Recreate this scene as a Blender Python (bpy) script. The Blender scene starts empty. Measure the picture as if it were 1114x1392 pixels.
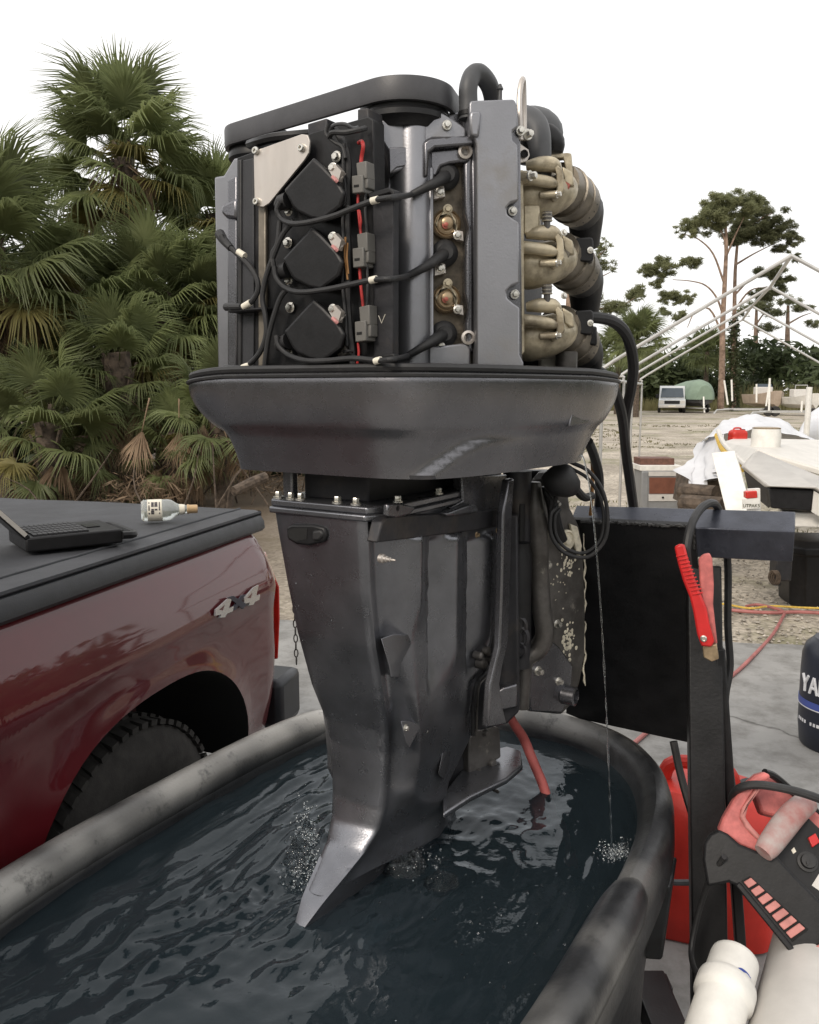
import bpy, bmesh, math, random
from mathutils import Vector, Matrix, noise

random.seed(7)
V = Vector
R = math.radians
scene = bpy.context.scene
COL = scene.collection

# ------------------------------------------------------------------ camera
CAM_H, FPX, CX, CY = 1.6, 1150.0, 557.0, 696.0
PITCH = math.atan((696 - 530) / FPX)
cam_data = bpy.data.cameras.new('camera')
cam = bpy.data.objects.new('camera', cam_data)
COL.objects.link(cam)
cam.location = (0, 0, CAM_H)
cam.rotation_euler = (R(90) - PITCH, 0, 0)
cam_data.sensor_fit = 'HORIZONTAL'
cam_data.sensor_width = 36
cam_data.lens = 36 * FPX / 1114
cam_data.clip_start = 0.02
cam_data.clip_end = 2000
scene.camera = cam

# ------------------------------------------------------------------ sky and sun
world = bpy.data.worlds.new('World')
scene.world = world
world.use_nodes = True
wn, wl = world.node_tree.nodes, world.node_tree.links
wn.clear()
wout = wn.new('ShaderNodeOutputWorld')
wbg = wn.new('ShaderNodeBackground')
sky = wn.new('ShaderNodeTexSky')
sky.sky_type = 'NISHITA'
sky.sun_disc = False
SUN_EL, SUN_AZ = R(36), R(215)
sky.sun_elevation = SUN_EL
sky.sun_rotation = SUN_AZ
sky.dust_density = 4.0
sky.air_density = 1.0
wmix = wn.new('ShaderNodeMix'); wmix.data_type = 'RGBA'
wmix.inputs[0].default_value = 0.86
wtc = wn.new('ShaderNodeTexCoord')
wno = wn.new('ShaderNodeTexNoise'); wno.inputs['Scale'].default_value = 2.2; wno.inputs['Detail'].default_value = 5
wrp = wn.new('ShaderNodeValToRGB')
wrp.color_ramp.elements[0].position = 0.25; wrp.color_ramp.elements[0].color = (9.2, 9.1, 9.0, 1)
wrp.color_ramp.elements[1].position = 0.75; wrp.color_ramp.elements[1].color = (11.6, 11.3, 10.9, 1)
wl.new(wtc.outputs['Generated'], wno.inputs['Vector'])
wl.new(wno.outputs['Fac'], wrp.inputs['Fac'])
wl.new(sky.outputs[0], wmix.inputs[6])
wl.new(wrp.outputs[0], wmix.inputs[7])
wl.new(wmix.outputs[2], wbg.inputs['Color'])
wbg.inputs['Strength'].default_value = 0.105
wl.new(wbg.outputs[0], wout.inputs[0])

sun_data = bpy.data.lights.new('sun', 'SUN')
sun_data.energy = 1.5
sun_data.angle = R(14)
sun_data.color = (1.0, 0.90, 0.78)
sun = bpy.data.objects.new('sun', sun_data)
COL.objects.link(sun)
sd = V((math.sin(SUN_AZ) * math.cos(SUN_EL), math.cos(SUN_AZ) * math.cos(SUN_EL), math.sin(SUN_EL)))
sun.rotation_euler = sd.to_track_quat('Z', 'Y').to_euler()
sun.location = (0, 0, 10)

scene.view_settings.view_transform = 'Standard'
scene.view_settings.look = 'None'
scene.view_settings.exposure = 0.32
scene.view_settings.gamma = 1.0
scene.view_settings.use_curve_mapping = False

# ------------------------------------------------------------------ helpers
_cp, _sp = math.cos(PITCH), math.sin(PITCH)
EYE = V((0, 0, CAM_H))
def ray(px, py):
    u, v = (px - CX) / FPX, (CY - py) / FPX
    return V((u, _cp + v * _sp, -_sp + v * _cp))
def at(px, py, Y):
    d = ray(px, py); return EYE + d * (Y / d.y)
def G(px, py, z=0.0):
    d = ray(px, py); return EYE + d * ((z - CAM_H) / d.z)
def S(px, Y):                      # size in metres of px pixels at depth Y
    return px * Y / FPX
class Plane:
    def __init__(s, o, n):
        s.o, s.n = V(o), V(n).normalized()
        s.u = V((0, 0, 1)).cross(s.n).normalized(); s.v = s.n.cross(s.u).normalized()
    def hit(s, px, py, d=0.0):
        r = ray(px, py); return EYE + r * ((s.o + s.n * d - EYE).dot(s.n) / r.dot(s.n))

ORG = {}
def org(o):
    return ORG.get(o.name, V((0, 0, 0))) if o is not None else V((0, 0, 0))

def smooth_pts(pts, n=6, closed=False):
    pts = [V(p) for p in pts]
    if len(pts) < 3: return pts
    out = []
    N = len(pts)
    rng = range(N) if closed else range(N - 1)
    for i in rng:
        p1, p2 = pts[i], pts[(i + 1) % N]
        p0 = pts[i - 1] if (i > 0 or closed) else p1 * 2 - p2
        p3 = pts[(i + 2) % N] if (i + 2 < N or closed) else p2 * 2 - p1
        for k in range(n):
            t = k / n
            out.append(0.5 * ((2 * p1) + (p2 - p0) * t + (2 * p0 - 5 * p1 + 4 * p2 - p3) * t * t + (3 * p1 - p0 - 3 * p2 + p3) * t ** 3))
    if not closed: out.append(pts[-1])
    return out

class MB:
    def __init__(s): s.v = []; s.f = []
    def add(s, vs, fs):
        b = len(s.v); s.v += [V(p) for p in vs]; s.f += [tuple(i + b for i in f) for f in fs]; return s
    def obox(s, o, a, b, c):
        o, a, b, c = V(o), V(a), V(b), V(c)
        vs = [o, o + a, o + a + b, o + b, o + c, o + a + c, o + a + b + c, o + b + c]
        return s.add(vs, [(0, 3, 2, 1), (4, 5, 6, 7), (0, 1, 5, 4), (1, 2, 6, 5), (2, 3, 7, 6), (3, 0, 4, 7)])
    def box(s, c, size, ax=None):
        X, Y, Z = ax if ax else (V((1, 0, 0)), V((0, 1, 0)), V((0, 0, 1)))
        a, b, d = X * size[0], Y * size[1], Z * size[2]
        return s.obox(V(c) - (a + b + d) / 2, a, b, d)
    def prism(s, poly, ext):
        poly = [V(p) for p in poly]; ext = V(ext); n = len(poly)
        return s.add(poly + [p + ext for p in poly], [tuple(range(n - 1, -1, -1)), tuple(range(n, 2 * n))] + [(i, (i + 1) % n, n + (i + 1) % n, n + i) for i in range(n)])
    def loft(s, rings, caps=True, closed=True):
        n = len(rings[0]); vs = [p for r in rings for p in r]; fs = []
        for k in range(len(rings) - 1):
            for i in range(n if closed else n - 1):
                a, b = k * n + i, k * n + (i + 1) % n
                fs.append((a, b, b + n, a + n))
        if caps and closed:
            fs.append(tuple(range(n - 1, -1, -1))); m = (len(rings) - 1) * n
            fs.append(tuple(range(m, m + n)))
        return s.add(vs, fs)
    def tube(s, pts, r, seg=8, sm=0, closed=False, flat=1.0):
        if sm: 
            if isinstance(r, (list, tuple)):
                rp = smooth_pts([V((q, 0, 0)) for q in r], sm, closed); r = [max(q.x, 1e-4) for q in rp]
            pts = smooth_pts(pts, sm, closed)
        pts = [V(p) for p in pts]; n = len(pts)
        if not isinstance(r, (list, tuple)): r = [r] * n
        T = []
        for i in range(n):
            a = pts[i - 1] if (i > 0 or closed) else pts[i]
            b = pts[(i + 1) % n] if (i < n - 1 or closed) else pts[i]
            T.append((b - a).normalized())
        N = T[0].orthogonal().normalized(); rings = []
        for i in range(n):
            N = (N - T[i] * N.dot(T[i]))
            N = N.normalized() if N.length > 1e-6 else T[i].orthogonal().normalized()
            B = T[i].cross(N)
            rings.append([pts[i] + (N * math.cos(2 * math.pi * k / seg) + B * flat * math.sin(2 * math.pi * k / seg)) * r[i] for k in range(seg)])
        if closed: rings.append(rings[0])
        return s.loft(rings, caps=not closed)
    def cyl(s, p0, p1, r0, r1=None, seg=16):
        return s.tube([p0, p1], [r0, r0 if r1 is None else r1], seg)
    def lathe(s, o, axis, prof, seg=20):
        o, axis = V(o), V(axis).normalized(); A = axis.orthogonal().normalized(); B = axis.cross(A)
        rings = [[o + axis * h + (A * math.cos(2 * math.pi * k / seg) + B * math.sin(2 * math.pi * k / seg)) * max(r, 1e-5) for k in range(seg)] for r, h in prof]
        return s.loft(rings)
    def ball(s, c, rx, ry=None, rz=None, seg=14, rings=9, ax=None):
        ry = rx if ry is None else ry; rz = rx if rz is None else rz
        X, Y, Z = ax if ax else (V((1, 0, 0)), V((0, 1, 0)), V((0, 0, 1)))
        rr = []
        for j in range(rings + 1):
            t = math.pi * (0.02 + 0.96 * j / rings)
            rr.append([V(c) + X * (rx * math.sin(t) * math.cos(2 * math.pi * k / seg)) + Y * (ry * math.sin(t) * math.sin(2 * math.pi * k / seg)) + Z * (-rz * math.cos(t)) for k in range(seg)])
        return s.loft(rr)
    def bolt(s, p, n, r=0.006, h=0.006, washer=True):
        n = V(n).normalized()
        if washer: s.lathe(p, n, [(r * 1.5, 0), (r * 1.5, h * .25), (r * 1.35, h * .33)], 14)
        return s.lathe(V(p) + n * h * .3, n, [(r, 0), (r, h * .8), (r * .85, h), (r * .3, h * 1.02)], 6)
    def grid(s, P):
        h, w = len(P), len(P[0])
        return s.add([p for row in P for p in row], [(j * w + i, j * w + i + 1, (j + 1) * w + i + 1, (j + 1) * w + i) for j in range(h - 1) for i in range(w - 1)])
    def build(s, name, mat, parent=None, bevel=0.0, ang=35, recalc=True, seg=2, origin=None):
        me = bpy.data.meshes.new(name); b = org(parent) if parent is not None else (V(origin) if origin is not None else V((0, 0, 0)))
        me.from_pydata([p - b for p in s.v], [], s.f)
        if recalc:
            bm = bmesh.new(); bm.from_mesh(me)
            bmesh.ops.recalc_face_normals(bm, faces=bm.faces[:]); bm.to_mesh(me); bm.free()
        me.polygons.foreach_set('use_smooth', [True] * len(me.polygons))
        me.set_sharp_from_angle(angle=R(ang))
        o = bpy.data.objects.new(name, me); COL.objects.link(o)
        if mat is not None: me.materials.append(mat)
        if parent is not None: o.parent = parent
        else: o.location = b
        ORG[o.name] = b
        if bevel > 0:
            m = o.modifiers.new('bevel', 'BEVEL'); m.width = bevel; m.segments = seg; m.limit_method = 'ANGLE'; m.angle_limit = R(32)
            m.harden_normals = False
        return o

def tag(o, label, cat, group=None):
    o['label'] = label; o['category'] = cat
    if group: o['group'] = group
    return o
def thing(name, label, cat, loc, group=None):
    o = bpy.data.objects.new(name, None); COL.objects.link(o); o.location = loc; o.empty_display_size = 0.1
    ORG[o.name] = V(loc); return tag(o, label, cat, group)
def struct(o): o['kind'] = 'structure'; return o
def stuff(o): o['kind'] = 'stuff'; return o

# ------------------------------------------------------------------ materials
def mat(name, col, rough=0.5, metal=0.0, var=0.12, vscale=8.0, bump=0.0, bscale=60.0, col2=None, coat=0.0, spec=0.5, rvar=0.0, detail=6.0, ramp=(0.3, 0.7), stretch=None, emit=None):
    m = bpy.data.materials.new(name); m.use_nodes = True
    nt = m.node_tree; n, l = nt.nodes, nt.links
    p = n['Principled BSDF']
    p.inputs['Roughness'].default_value = rough; p.inputs['Metallic'].default_value = metal
    p.inputs['Specular IOR Level'].default_value = spec
    p.inputs['Coat Weight'].default_value = coat; p.inputs['Coat Roughness'].default_value = 0.04
    tc = n.new('ShaderNodeTexCoord'); vec = tc.outputs['Object']
    if stretch:
        mp = n.new('ShaderNodeMapping'); mp.inputs['Scale'].default_value = stretch; l.new(vec, mp.inputs['Vector']); vec = mp.outputs[0]
    nz = n.new('ShaderNodeTexNoise'); nz.inputs['Scale'].default_value = vscale; nz.inputs['Detail'].default_value = detail; nz.inputs['Roughness'].default_value = 0.6
    l.new(vec, nz.inputs['Vector'])
    rp = n.new('ShaderNodeValToRGB')
    c1 = [max(0, c * (1 - var)) for c in col]; c2 = [min(1, c * (1 + var)) for c in col] if col2 is None else col2
    rp.color_ramp.elements[0].position = ramp[0]; rp.color_ramp.elements[0].color = (*c1, 1)
    rp.color_ramp.elements[1].position = ramp[1]; rp.color_ramp.elements[1].color = (*c2, 1)
    l.new(nz.outputs['Fac'], rp.inputs['Fac']); l.new(rp.outputs['Color'], p.inputs['Base Color'])
    if rvar > 0:
        mr = n.new('ShaderNodeMapRange'); mr.inputs['To Min'].default_value = max(0.02, rough - rvar); mr.inputs['To Max'].default_value = min(1, rough + rvar)
        nz2 = n.new('ShaderNodeTexNoise'); nz2.inputs['Scale'].default_value = vscale * 2.3; nz2.inputs['Detail'].default_value = 5
        l.new(vec, nz2.inputs['Vector']); l.new(nz2.outputs['Fac'], mr.inputs['Value']); l.new(mr.outputs[0], p.inputs['Roughness'])
    if bump > 0:
        nb = n.new('ShaderNodeTexNoise'); nb.inputs['Scale'].default_value = bscale; nb.inputs['Detail'].default_value = 4
        l.new(vec, nb.inputs['Vector'])
        bp = n.new('ShaderNodeBump'); bp.inputs['Strength'].default_value = 1.0; bp.inputs['Distance'].default_value = bump
        l.new(nb.outputs['Fac'], bp.inputs['Height']); l.new(bp.outputs[0], p.inputs['Normal'])
    if emit:
        p.inputs['Emission Color'].default_value = (*emit, 1); p.inputs['Emission Strength'].default_value = 1
    return m

M = {}
M['eng'] = mat('engine_paint', (0.178, 0.177, 0.19), 0.27, 0.85, 0.10, 14, 0.0002, 400, rvar=0.08)
M['eng_leg'] = mat('leg_paint', (0.198, 0.202, 0.220), 0.29, 0.85, 0.22, 9, 0.0003, 300, rvar=0.12)
M['eng_light'] = mat('cover_paint', (0.27, 0.272, 0.29), 0.36, 0.75, 0.08, 10, 0.0002, 300, rvar=0.06)
M['block'] = mat('engine_block_paint', (0.030, 0.030, 0.034), 0.5, 0.3, 0.3, 20, 0.0004, 150)
M['plastic'] = mat('black_plastic', (0.012, 0.012, 0.013), 0.42, 0, 0.3, 30, 0.0002, 200, rvar=0.1, spec=.3)
M['rubber'] = mat('black_rubber', (0.018, 0.018, 0.019), 0.55, 0, 0.25, 40, 0.0002, 300)
M['belt'] = mat('belt_rubber', (0.055, 0.055, 0.060), 0.45, 0, 0.15, 30, 0.0002, 500)
M['hosegrey'] = mat('grey_hose_rubber', (0.06, 0.062, 0.066), 0.5, 0, 0.15, 30)
M['steel'] = mat('zinc_bolt', (0.62, 0.60, 0.55), 0.28, 0.85, 0.2, 80, rvar=0.1)
M['plate'] = mat('bare_steel_plate', (0.55, 0.51, 0.47), 0.42, 0.75, 0.12, 18, rvar=0.12, stretch=(1, 1, 0.2))
M['bronze'] = mat('bronze_casting', (0.47, 0.41, 0.295), 0.38, 0.4, 0.28, 22, 0.0006, 120, rvar=0.12)
M['bronze_dark'] = mat('bronze_barrel', (0.20, 0.175, 0.14), 0.42, 0.4, 0.3, 22, 0.0005, 120, rvar=0.12)
M['brass'] = mat('plug_well_brass', (0.36, 0.27, 0.17), 0.36, 0.7, 0.3, 60)
M['brown'] = mat('oily_plug_well', (0.10, 0.082, 0.06), 0.4, 0.5, 0.6, 40, 0.0008, 90)
M['copper'] = mat('red_copper_tip', (0.36, 0.10, 0.075), 0.4, 0.3)
M['redwire'] = mat('red_wire', (0.42, 0.03, 0.028), 0.4)
M['orangewire'] = mat('orange_wire', (0.30, 0.15, 0.05), 0.4)
M['whiteband'] = mat('lead_marker_white', (0.70, 0.66, 0.56), 0.5, var=0.1)
M['conn'] = mat('grey_connector', (0.13, 0.125, 0.115), 0.5)
M['corr'] = mat('corroded_white_crust', (0.62, 0.57, 0.45), 0.8, var=0.3, vscale=60, bump=0.002, bscale=80)
M['greybracket'] = mat('bracket_paint', (0.115, 0.108, 0.102), 0.40, 0.45, 0.35, 16, 0.0004, 120, rvar=0.12)

def grime(m, colour, scale, lo, hi, amount=.8, rough=.75, stretch=(1, 1, 1)):
    """dried stains with a shape of their own over a paint"""
    n, l = m.node_tree.nodes, m.node_tree.links; p = n['Principled BSDF']; tc = n['Texture Coordinate']
    mp = n.new('ShaderNodeMapping'); mp.inputs['Scale'].default_value = stretch; l.new(tc.outputs['Object'], mp.inputs['Vector'])
    a = n.new('ShaderNodeTexNoise'); a.inputs['Scale'].default_value = scale; a.inputs['Detail'].default_value = 9; a.inputs['Roughness'].default_value = .68
    l.new(mp.outputs[0], a.inputs['Vector'])
    r = n.new('ShaderNodeMapRange'); r.inputs['From Min'].default_value = lo; r.inputs['From Max'].default_value = hi; r.inputs['To Max'].default_value = amount
    l.new(a.outputs['Fac'], r.inputs['Value'])
    src = p.inputs['Base Color'].links[0].from_socket
    mx = n.new('ShaderNodeMix'); mx.data_type = 'RGBA'; mx.inputs[7].default_value = (*colour, 1)
    l.new(r.outputs[0], mx.inputs[0]); l.new(src, mx.inputs[6]); l.new(mx.outputs[2], p.inputs['Base Color'])
    ml = n.new('ShaderNodeMath'); ml.operation = 'MULTIPLY_ADD'
    if p.inputs['Metallic'].default_value > 0:
        ml.inputs[1].default_value = -p.inputs['Metallic'].default_value; ml.inputs[2].default_value = p.inputs['Metallic'].default_value
        l.new(r.outputs[0], ml.inputs[0]); l.new(ml.outputs[0], p.inputs['Metallic'])
    return m
grime(M['eng_leg'], (.115, .105, .082), 5.0, .56, .74, .30, stretch=(1, 1, .45))
grime(M['eng_leg'], (.22, .21, .20), 30, .66, .74, .35, stretch=(1, 1, .2))
grime(M['eng'], (.16, .15, .145), 26, .66, .76, .4, stretch=(1, 1, .5))
grime(M['eng_light'], (.17, .155, .13), 9, .54, .72, .5)
grime(M['bronze'], (.10, .075, .045), 16, .50, .66, .7)
grime(M['bronze_dark'], (.06, .05, .04), 16, .50, .66, .6)
grime(M['plastic'], (.06, .055, .05), 14, .60, .76, .3)
grime(M['block'], (.07, .055, .042), 12, .52, .70, .6)
grime(M['rubber'], (.06, .056, .052), 30, .56, .72, .4)
grime(M['greybracket'], (.055, .05, .045), 9, .46, .60, .8)
grime(M['greybracket'], (.34, .32, .27), 24, .62, .72, .6)
grime(M['plate'], (.36, .26, .19), 10, .55, .72, .4)
# ------------------------------------------------------------------ ground
def ground_mat():
    m = mat('sandy_gravel_ground', (0.32, 0.268, 0.20), 0.9, 0, 0.3, 0.8, 0.012, 30, col2=(0.50, 0.435, 0.345))
    n, l = m.node_tree.nodes, m.node_tree.links
    p = n['Principled BSDF']; tc = n['Texture Coordinate']
    base = [x for x in n if x.type == 'VALTORGB'][0]
    # pebble speckle
    vo = n.new('ShaderNodeTexVoronoi'); vo.inputs['Scale'].default_value = 26
    l.new(tc.outputs['Object'], vo.inputs['Vector'])
    mx = n.new('ShaderNodeMix'); mx.data_type = 'RGBA'; mx.blend_type = 'OVERLAY'; mx.inputs[0].default_value = 0.45
    vb = n.new('ShaderNodeRGBToBW'); l.new(vo.outputs['Color'], vb.inputs[0])
    l.new(base.outputs[0], mx.inputs[6]); l.new(vb.outputs[0], mx.inputs[7])
    hs = n.new('ShaderNodeHueSaturation'); hs.inputs['Saturation'].default_value = 0.85
    l.new(mx.outputs[2], hs.inputs['Color'])
    # weedy patches
    g = n.new('ShaderNodeTexNoise'); g.inputs['Scale'].default_value = 0.22; g.inputs['Detail'].default_value = 8; g.inputs['Roughness'].default_value = 0.72
    l.new(tc.outputs['Object'], g.inputs['Vector'])
    gr = n.new('ShaderNodeValToRGB'); gr.color_ramp.elements[0].position = 0.50; gr.color_ramp.elements[1].position = 0.62
    l.new(g.outputs['Fac'], gr.inputs['Fac'])
    sp = n.new('ShaderNodeSeparateXYZ'); l.new(tc.outputs['Object'], sp.inputs[0])
    # leaf litter below the palms on the left
    mr = n.new('ShaderNodeMapRange'); mr.inputs['From Min'].default_value = -0.2; mr.inputs['From Max'].default_value = -2.0
    l.new(sp.outputs['X'], mr.inputs['Value'])
    m2 = n.new('ShaderNodeMix'); m2.data_type = 'RGBA'
    m2.inputs[7].default_value = (0.17, 0.165, 0.085, 1)
    l.new(gr.outputs[0], m2.inputs[0]); l.new(hs.outputs[0], m2.inputs[6])
    m3 = n.new('ShaderNodeMix'); m3.data_type = 'RGBA'; m3.inputs[7].default_value = (0.085, 0.06, 0.036, 1)
    l.new(mr.outputs[0], m3.inputs[0]); l.new(m2.outputs[2], m3.inputs[6])
    l.new(m3.outputs[2], p.inputs['Base Color'])
    return m
gmb = MB()
n_ = 60
P = []
for j in range(n_ + 1):
    row = []
    for i in range(n_ + 1):
        x = (i / n_ - .5) * 2; y = (j / n_)
        X = x * abs(x) * 260; Y = -12 + (y ** 2.2) * 420
        z = 0.0
        if Y > 5.6: z = 0.02 * noise.noise(V((X * .6, Y * .6, 0))) + 0.012 * noise.noise(V((X * 2.1, Y * 2.1, 3)))
        row.append(V((X, Y, z - 0.035)))
    P.append(row)
gmb.grid(P); struct(gmb.build('ground', ground_mat()))

def concrete_mat():
    m = mat('worn_concrete', (0.22, 0.217, 0.21), 0.75, 0, 0.1, 1.6, 0.0015, 45, col2=(0.31, 0.305, 0.293), rvar=0.12)
    n, l = m.node_tree.nodes, m.node_tree.links
    p = n['Principled BSDF']; tc = n['Texture Coordinate']
    base = [x for x in n if x.type == 'VALTORGB'][0]
    st = n.new('ShaderNodeTexNoise'); st.inputs['Scale'].default_value = 5.5; st.inputs['Detail'].default_value = 9; st.inputs['Roughness'].default_value = .7
    l.new(tc.outputs['Object'], st.inputs['Vector'])
    sr = n.new('ShaderNodeValToRGB'); sr.color_ramp.elements[0].position = .36; sr.color_ramp.elements[0].color = (.55, .54, .52, 1)
    sr.color_ramp.elements[1].position = .55; sr.color_ramp.elements[1].color = (1, 1, 1, 1)
    l.new(st.outputs['Fac'], sr.inputs['Fac'])
    mx = n.new('ShaderNodeMix'); mx.data_type = 'RGBA'; mx.blend_type = 'MULTIPLY'; mx.inputs[0].default_value = .8
    l.new(base.outputs[0], mx.inputs[6]); l.new(sr.outputs[0], mx.inputs[7])
    # hairline cracks
    vo = n.new('ShaderNodeTexVoronoi'); vo.feature = 'DISTANCE_TO_EDGE'; vo.inputs['Scale'].default_value = .42
    dn = n.new('ShaderNodeTexNoise'); dn.inputs['Scale'].default_value = 3; dn.inputs['Detail'].default_value = 6
    l.new(tc.outputs['Object'], dn.inputs['Vector'])
    ad = n.new('ShaderNodeMix'); ad.data_type = 'RGBA'; ad.blend_type = 'ADD'; ad.inputs[0].default_value = .35
    l.new(tc.outputs['Object'], ad.inputs[6]); l.new(dn.outputs['Color'], ad.inputs[7])
    l.new(ad.outputs[2], vo.inputs['Vector'])
    cr = n.new('ShaderNodeValToRGB'); cr.color_ramp.elements[0].position = .0; cr.color_ramp.elements[0].color = (.35, .34, .33, 1)
    cr.color_ramp.elements[1].position = .006; cr.color_ramp.elements[1].color = (1, 1, 1, 1)
    l.new(vo.outputs['Distance'], cr.inputs['Fac'])
    m2 = n.new('ShaderNodeMix'); m2.data_type = 'RGBA'; m2.blend_type = 'MULTIPLY'; m2.inputs[0].default_value = 1
    l.new(mx.outputs[2], m2.inputs[6]); l.new(cr.outputs[0], m2.inputs[7])
    l.new(m2.outputs[2], p.inputs['Base Color'])
    return m
a0, a1 = G(905, 868), G(1114, 878)
dd = (a1 - a0).normalized()
edge = []
for k in range(90):
    q = a0 + dd * (-6.5 + k * 0.16)
    edge.append(q + V((0, 0.05 * noise.noise(V((k * .35, 0, 0))) + .02 * noise.noise(V((k * 1.3, 5, 0))), 0)))
poly = [V((p.x, p.y, -.1)) for p in edge] + [V((edge[-1].x, -4, -.1)), V((edge[0].x, -4, -.1))]
cs = MB().prism(poly, (0, 0, .1))
struct(cs.build('concrete_slab', concrete_mat()))

# ------------------------------------------------------------------ stock tank and water
TA, TL = V((.5, .866, 0)), V((.866, -.5, 0))
TC = TA * 1.25 + TL * (-.852)
HL, HW, RIM, WATER = .82, .452, .73, .662
def oval(t, off=0.0, e=3.0):
    c, s_ = math.cos(t), math.sin(t)
    a, b = HL + off, HW + off
    x = math.copysign(abs(c) ** (2 / e), c) * a; y = math.copysign(abs(s_) ** (2 / e), s_) * b
    return TC + TA * x + TL * y
NT = 120
def tank_mat():
    m = mat('scuffed_black_polyethylene', (0.018, 0.019, 0.021), 0.38, 0, 0.4, 26, 0.0006, 160, rvar=0.12)
    n, l = m.node_tree.nodes, m.node_tree.links
    p = n['Principled BSDF']; tc = n['Texture Coordinate']
    base = [x for x in n if x.type == 'VALTORGB'][0]
    # pale scuffs, with reflected light painted into the colour, toward the lip's top
    nz = n.new('ShaderNodeTexNoise'); nz.inputs['Scale'].default_value = 2.1; nz.inputs['Detail'].default_value = 3; nz.inputs['Roughness'].default_value = .55
    l.new(tc.outputs['Object'], nz.inputs['Vector'])
    r1 = n.new('ShaderNodeValToRGB'); r1.color_ramp.elements[0].position = .41; r1.color_ramp.elements[1].position = .62
    l.new(nz.outputs['Fac'], r1.inputs['Fac'])
    fz = n.new('ShaderNodeTexNoise'); fz.inputs['Scale'].default_value = 15; fz.inputs['Detail'].default_value = 8; fz.inputs['Roughness'].default_value = .75
    l.new(tc.outputs['Object'], fz.inputs['Vector'])
    r2 = n.new('ShaderNodeValToRGB'); r2.color_ramp.elements[0].position = .28; r2.color_ramp.elements[1].position = .46
    l.new(fz.outputs['Fac'], r2.inputs['Fac'])
    sp = n.new('ShaderNodeSeparateXYZ'); l.new(tc.outputs['Object'], sp.inputs[0])
    mr = n.new('ShaderNodeMapRange'); mr.inputs['From Min'].default_value = RIM - .055; mr.inputs['From Max'].default_value = RIM - .004
    l.new(sp.outputs['Z'], mr.inputs['Value'])
    a = n.new('ShaderNodeMath'); a.operation = 'MULTIPLY'; l.new(r1.outputs[0], a.inputs[0]); l.new(r2.outputs[0], a.inputs[1])
    b = n.new('ShaderNodeMath'); b.operation = 'MULTIPLY'; l.new(a.outputs[0], b.inputs[0]); l.new(mr.outputs[0], b.inputs[1])
    mx = n.new('ShaderNodeMix'); mx.data_type = 'RGBA'; mx.inputs[7].default_value = (.44, .43, .405, 1)
    l.new(b.outputs[0], mx.inputs[0]); l.new(base.outputs[0], mx.inputs[6]); l.new(mx.outputs[2], p.inputs['Base Color'])
    return m
M['tank'] = tank_mat()
tank = thing('stock_tank', 'black oval plastic stock tank full of water under the motor', 'stock tank', (TC.x, TC.y, 0))
prof = [(-.03, .03), (-.015, .06), (.0, RIM - .13), (.002, RIM - .06), (.008, RIM - .03), (.020, RIM - .010), (.038, RIM), (.055, RIM - .006), (.069, RIM - .022), (.076, RIM - .045), (.079, RIM - .10), (.074, RIM - .115), (.062, RIM - .118), (.055, RIM - .13), (.03, .35), (.02, .0), (-.02, .0)]
rings = []
for (o_, z_) in prof:
    rings.append([oval(2 * math.pi * k / NT, o_) + V((0, 0, z_)) for k in range(NT)])
tb = MB().loft(rings, caps=False)
tb.build('tank_wall', M['tank'], tank)
fl = MB(); fl.prism([oval(2 * math.pi * k / NT, -.029) + V((0, 0, .03)) for k in range(NT)], (0, 0, -.02)); fl.build('tank_floor', M['tank'], tank)
# rolled grips along the two long sides
for side in (-1, 1):
    pts = []
    for k in range(19):
        x = -.72 + k * (1.36 if side < 0 else .93) / 18
        t_ = math.acos(max(-1, min(1, math.copysign(abs(x / (HL + .045)) ** 1.5, x))))
        q = oval(side * t_, .042)
        pts.append(q + V((0, 0, RIM - .026)))
    rad = [.012, .034, .041] + [.043] * 13 + [.041, .034, .012]
    MB().tube(pts, rad, 14).build('rolled_grip', M['tank'], tank)
# moulded lugs under the lip
for (t_, w_) in ((.62, .075), (1.25, .07), (1.9, .07), (-.55, .07), (-1.2, .07)):
    c0, c1 = oval(t_ - w_, .03), oval(t_ + w_, .03); d0, d1 = oval(t_ - w_, .085), oval(t_ + w_, .085)
    e0 = oval(t_ - w_ * .5, .035); e1 = oval(t_ + w_ * .5, .035); f0 = oval(t_ - w_ * .5, .07); f1 = oval(t_ + w_ * .5, .07)
    zt, zb = RIM - .105, RIM - .29
    lm = MB().loft([[V((p.x, p.y, zt)) for p in (c0, c1, d1, d0)], [V((p.x, p.y, zb)) for p in (e0, e1, f1, f0)]])
    lm.build('moulded_lug', M['tank'], tank, bevel=.006)

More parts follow.
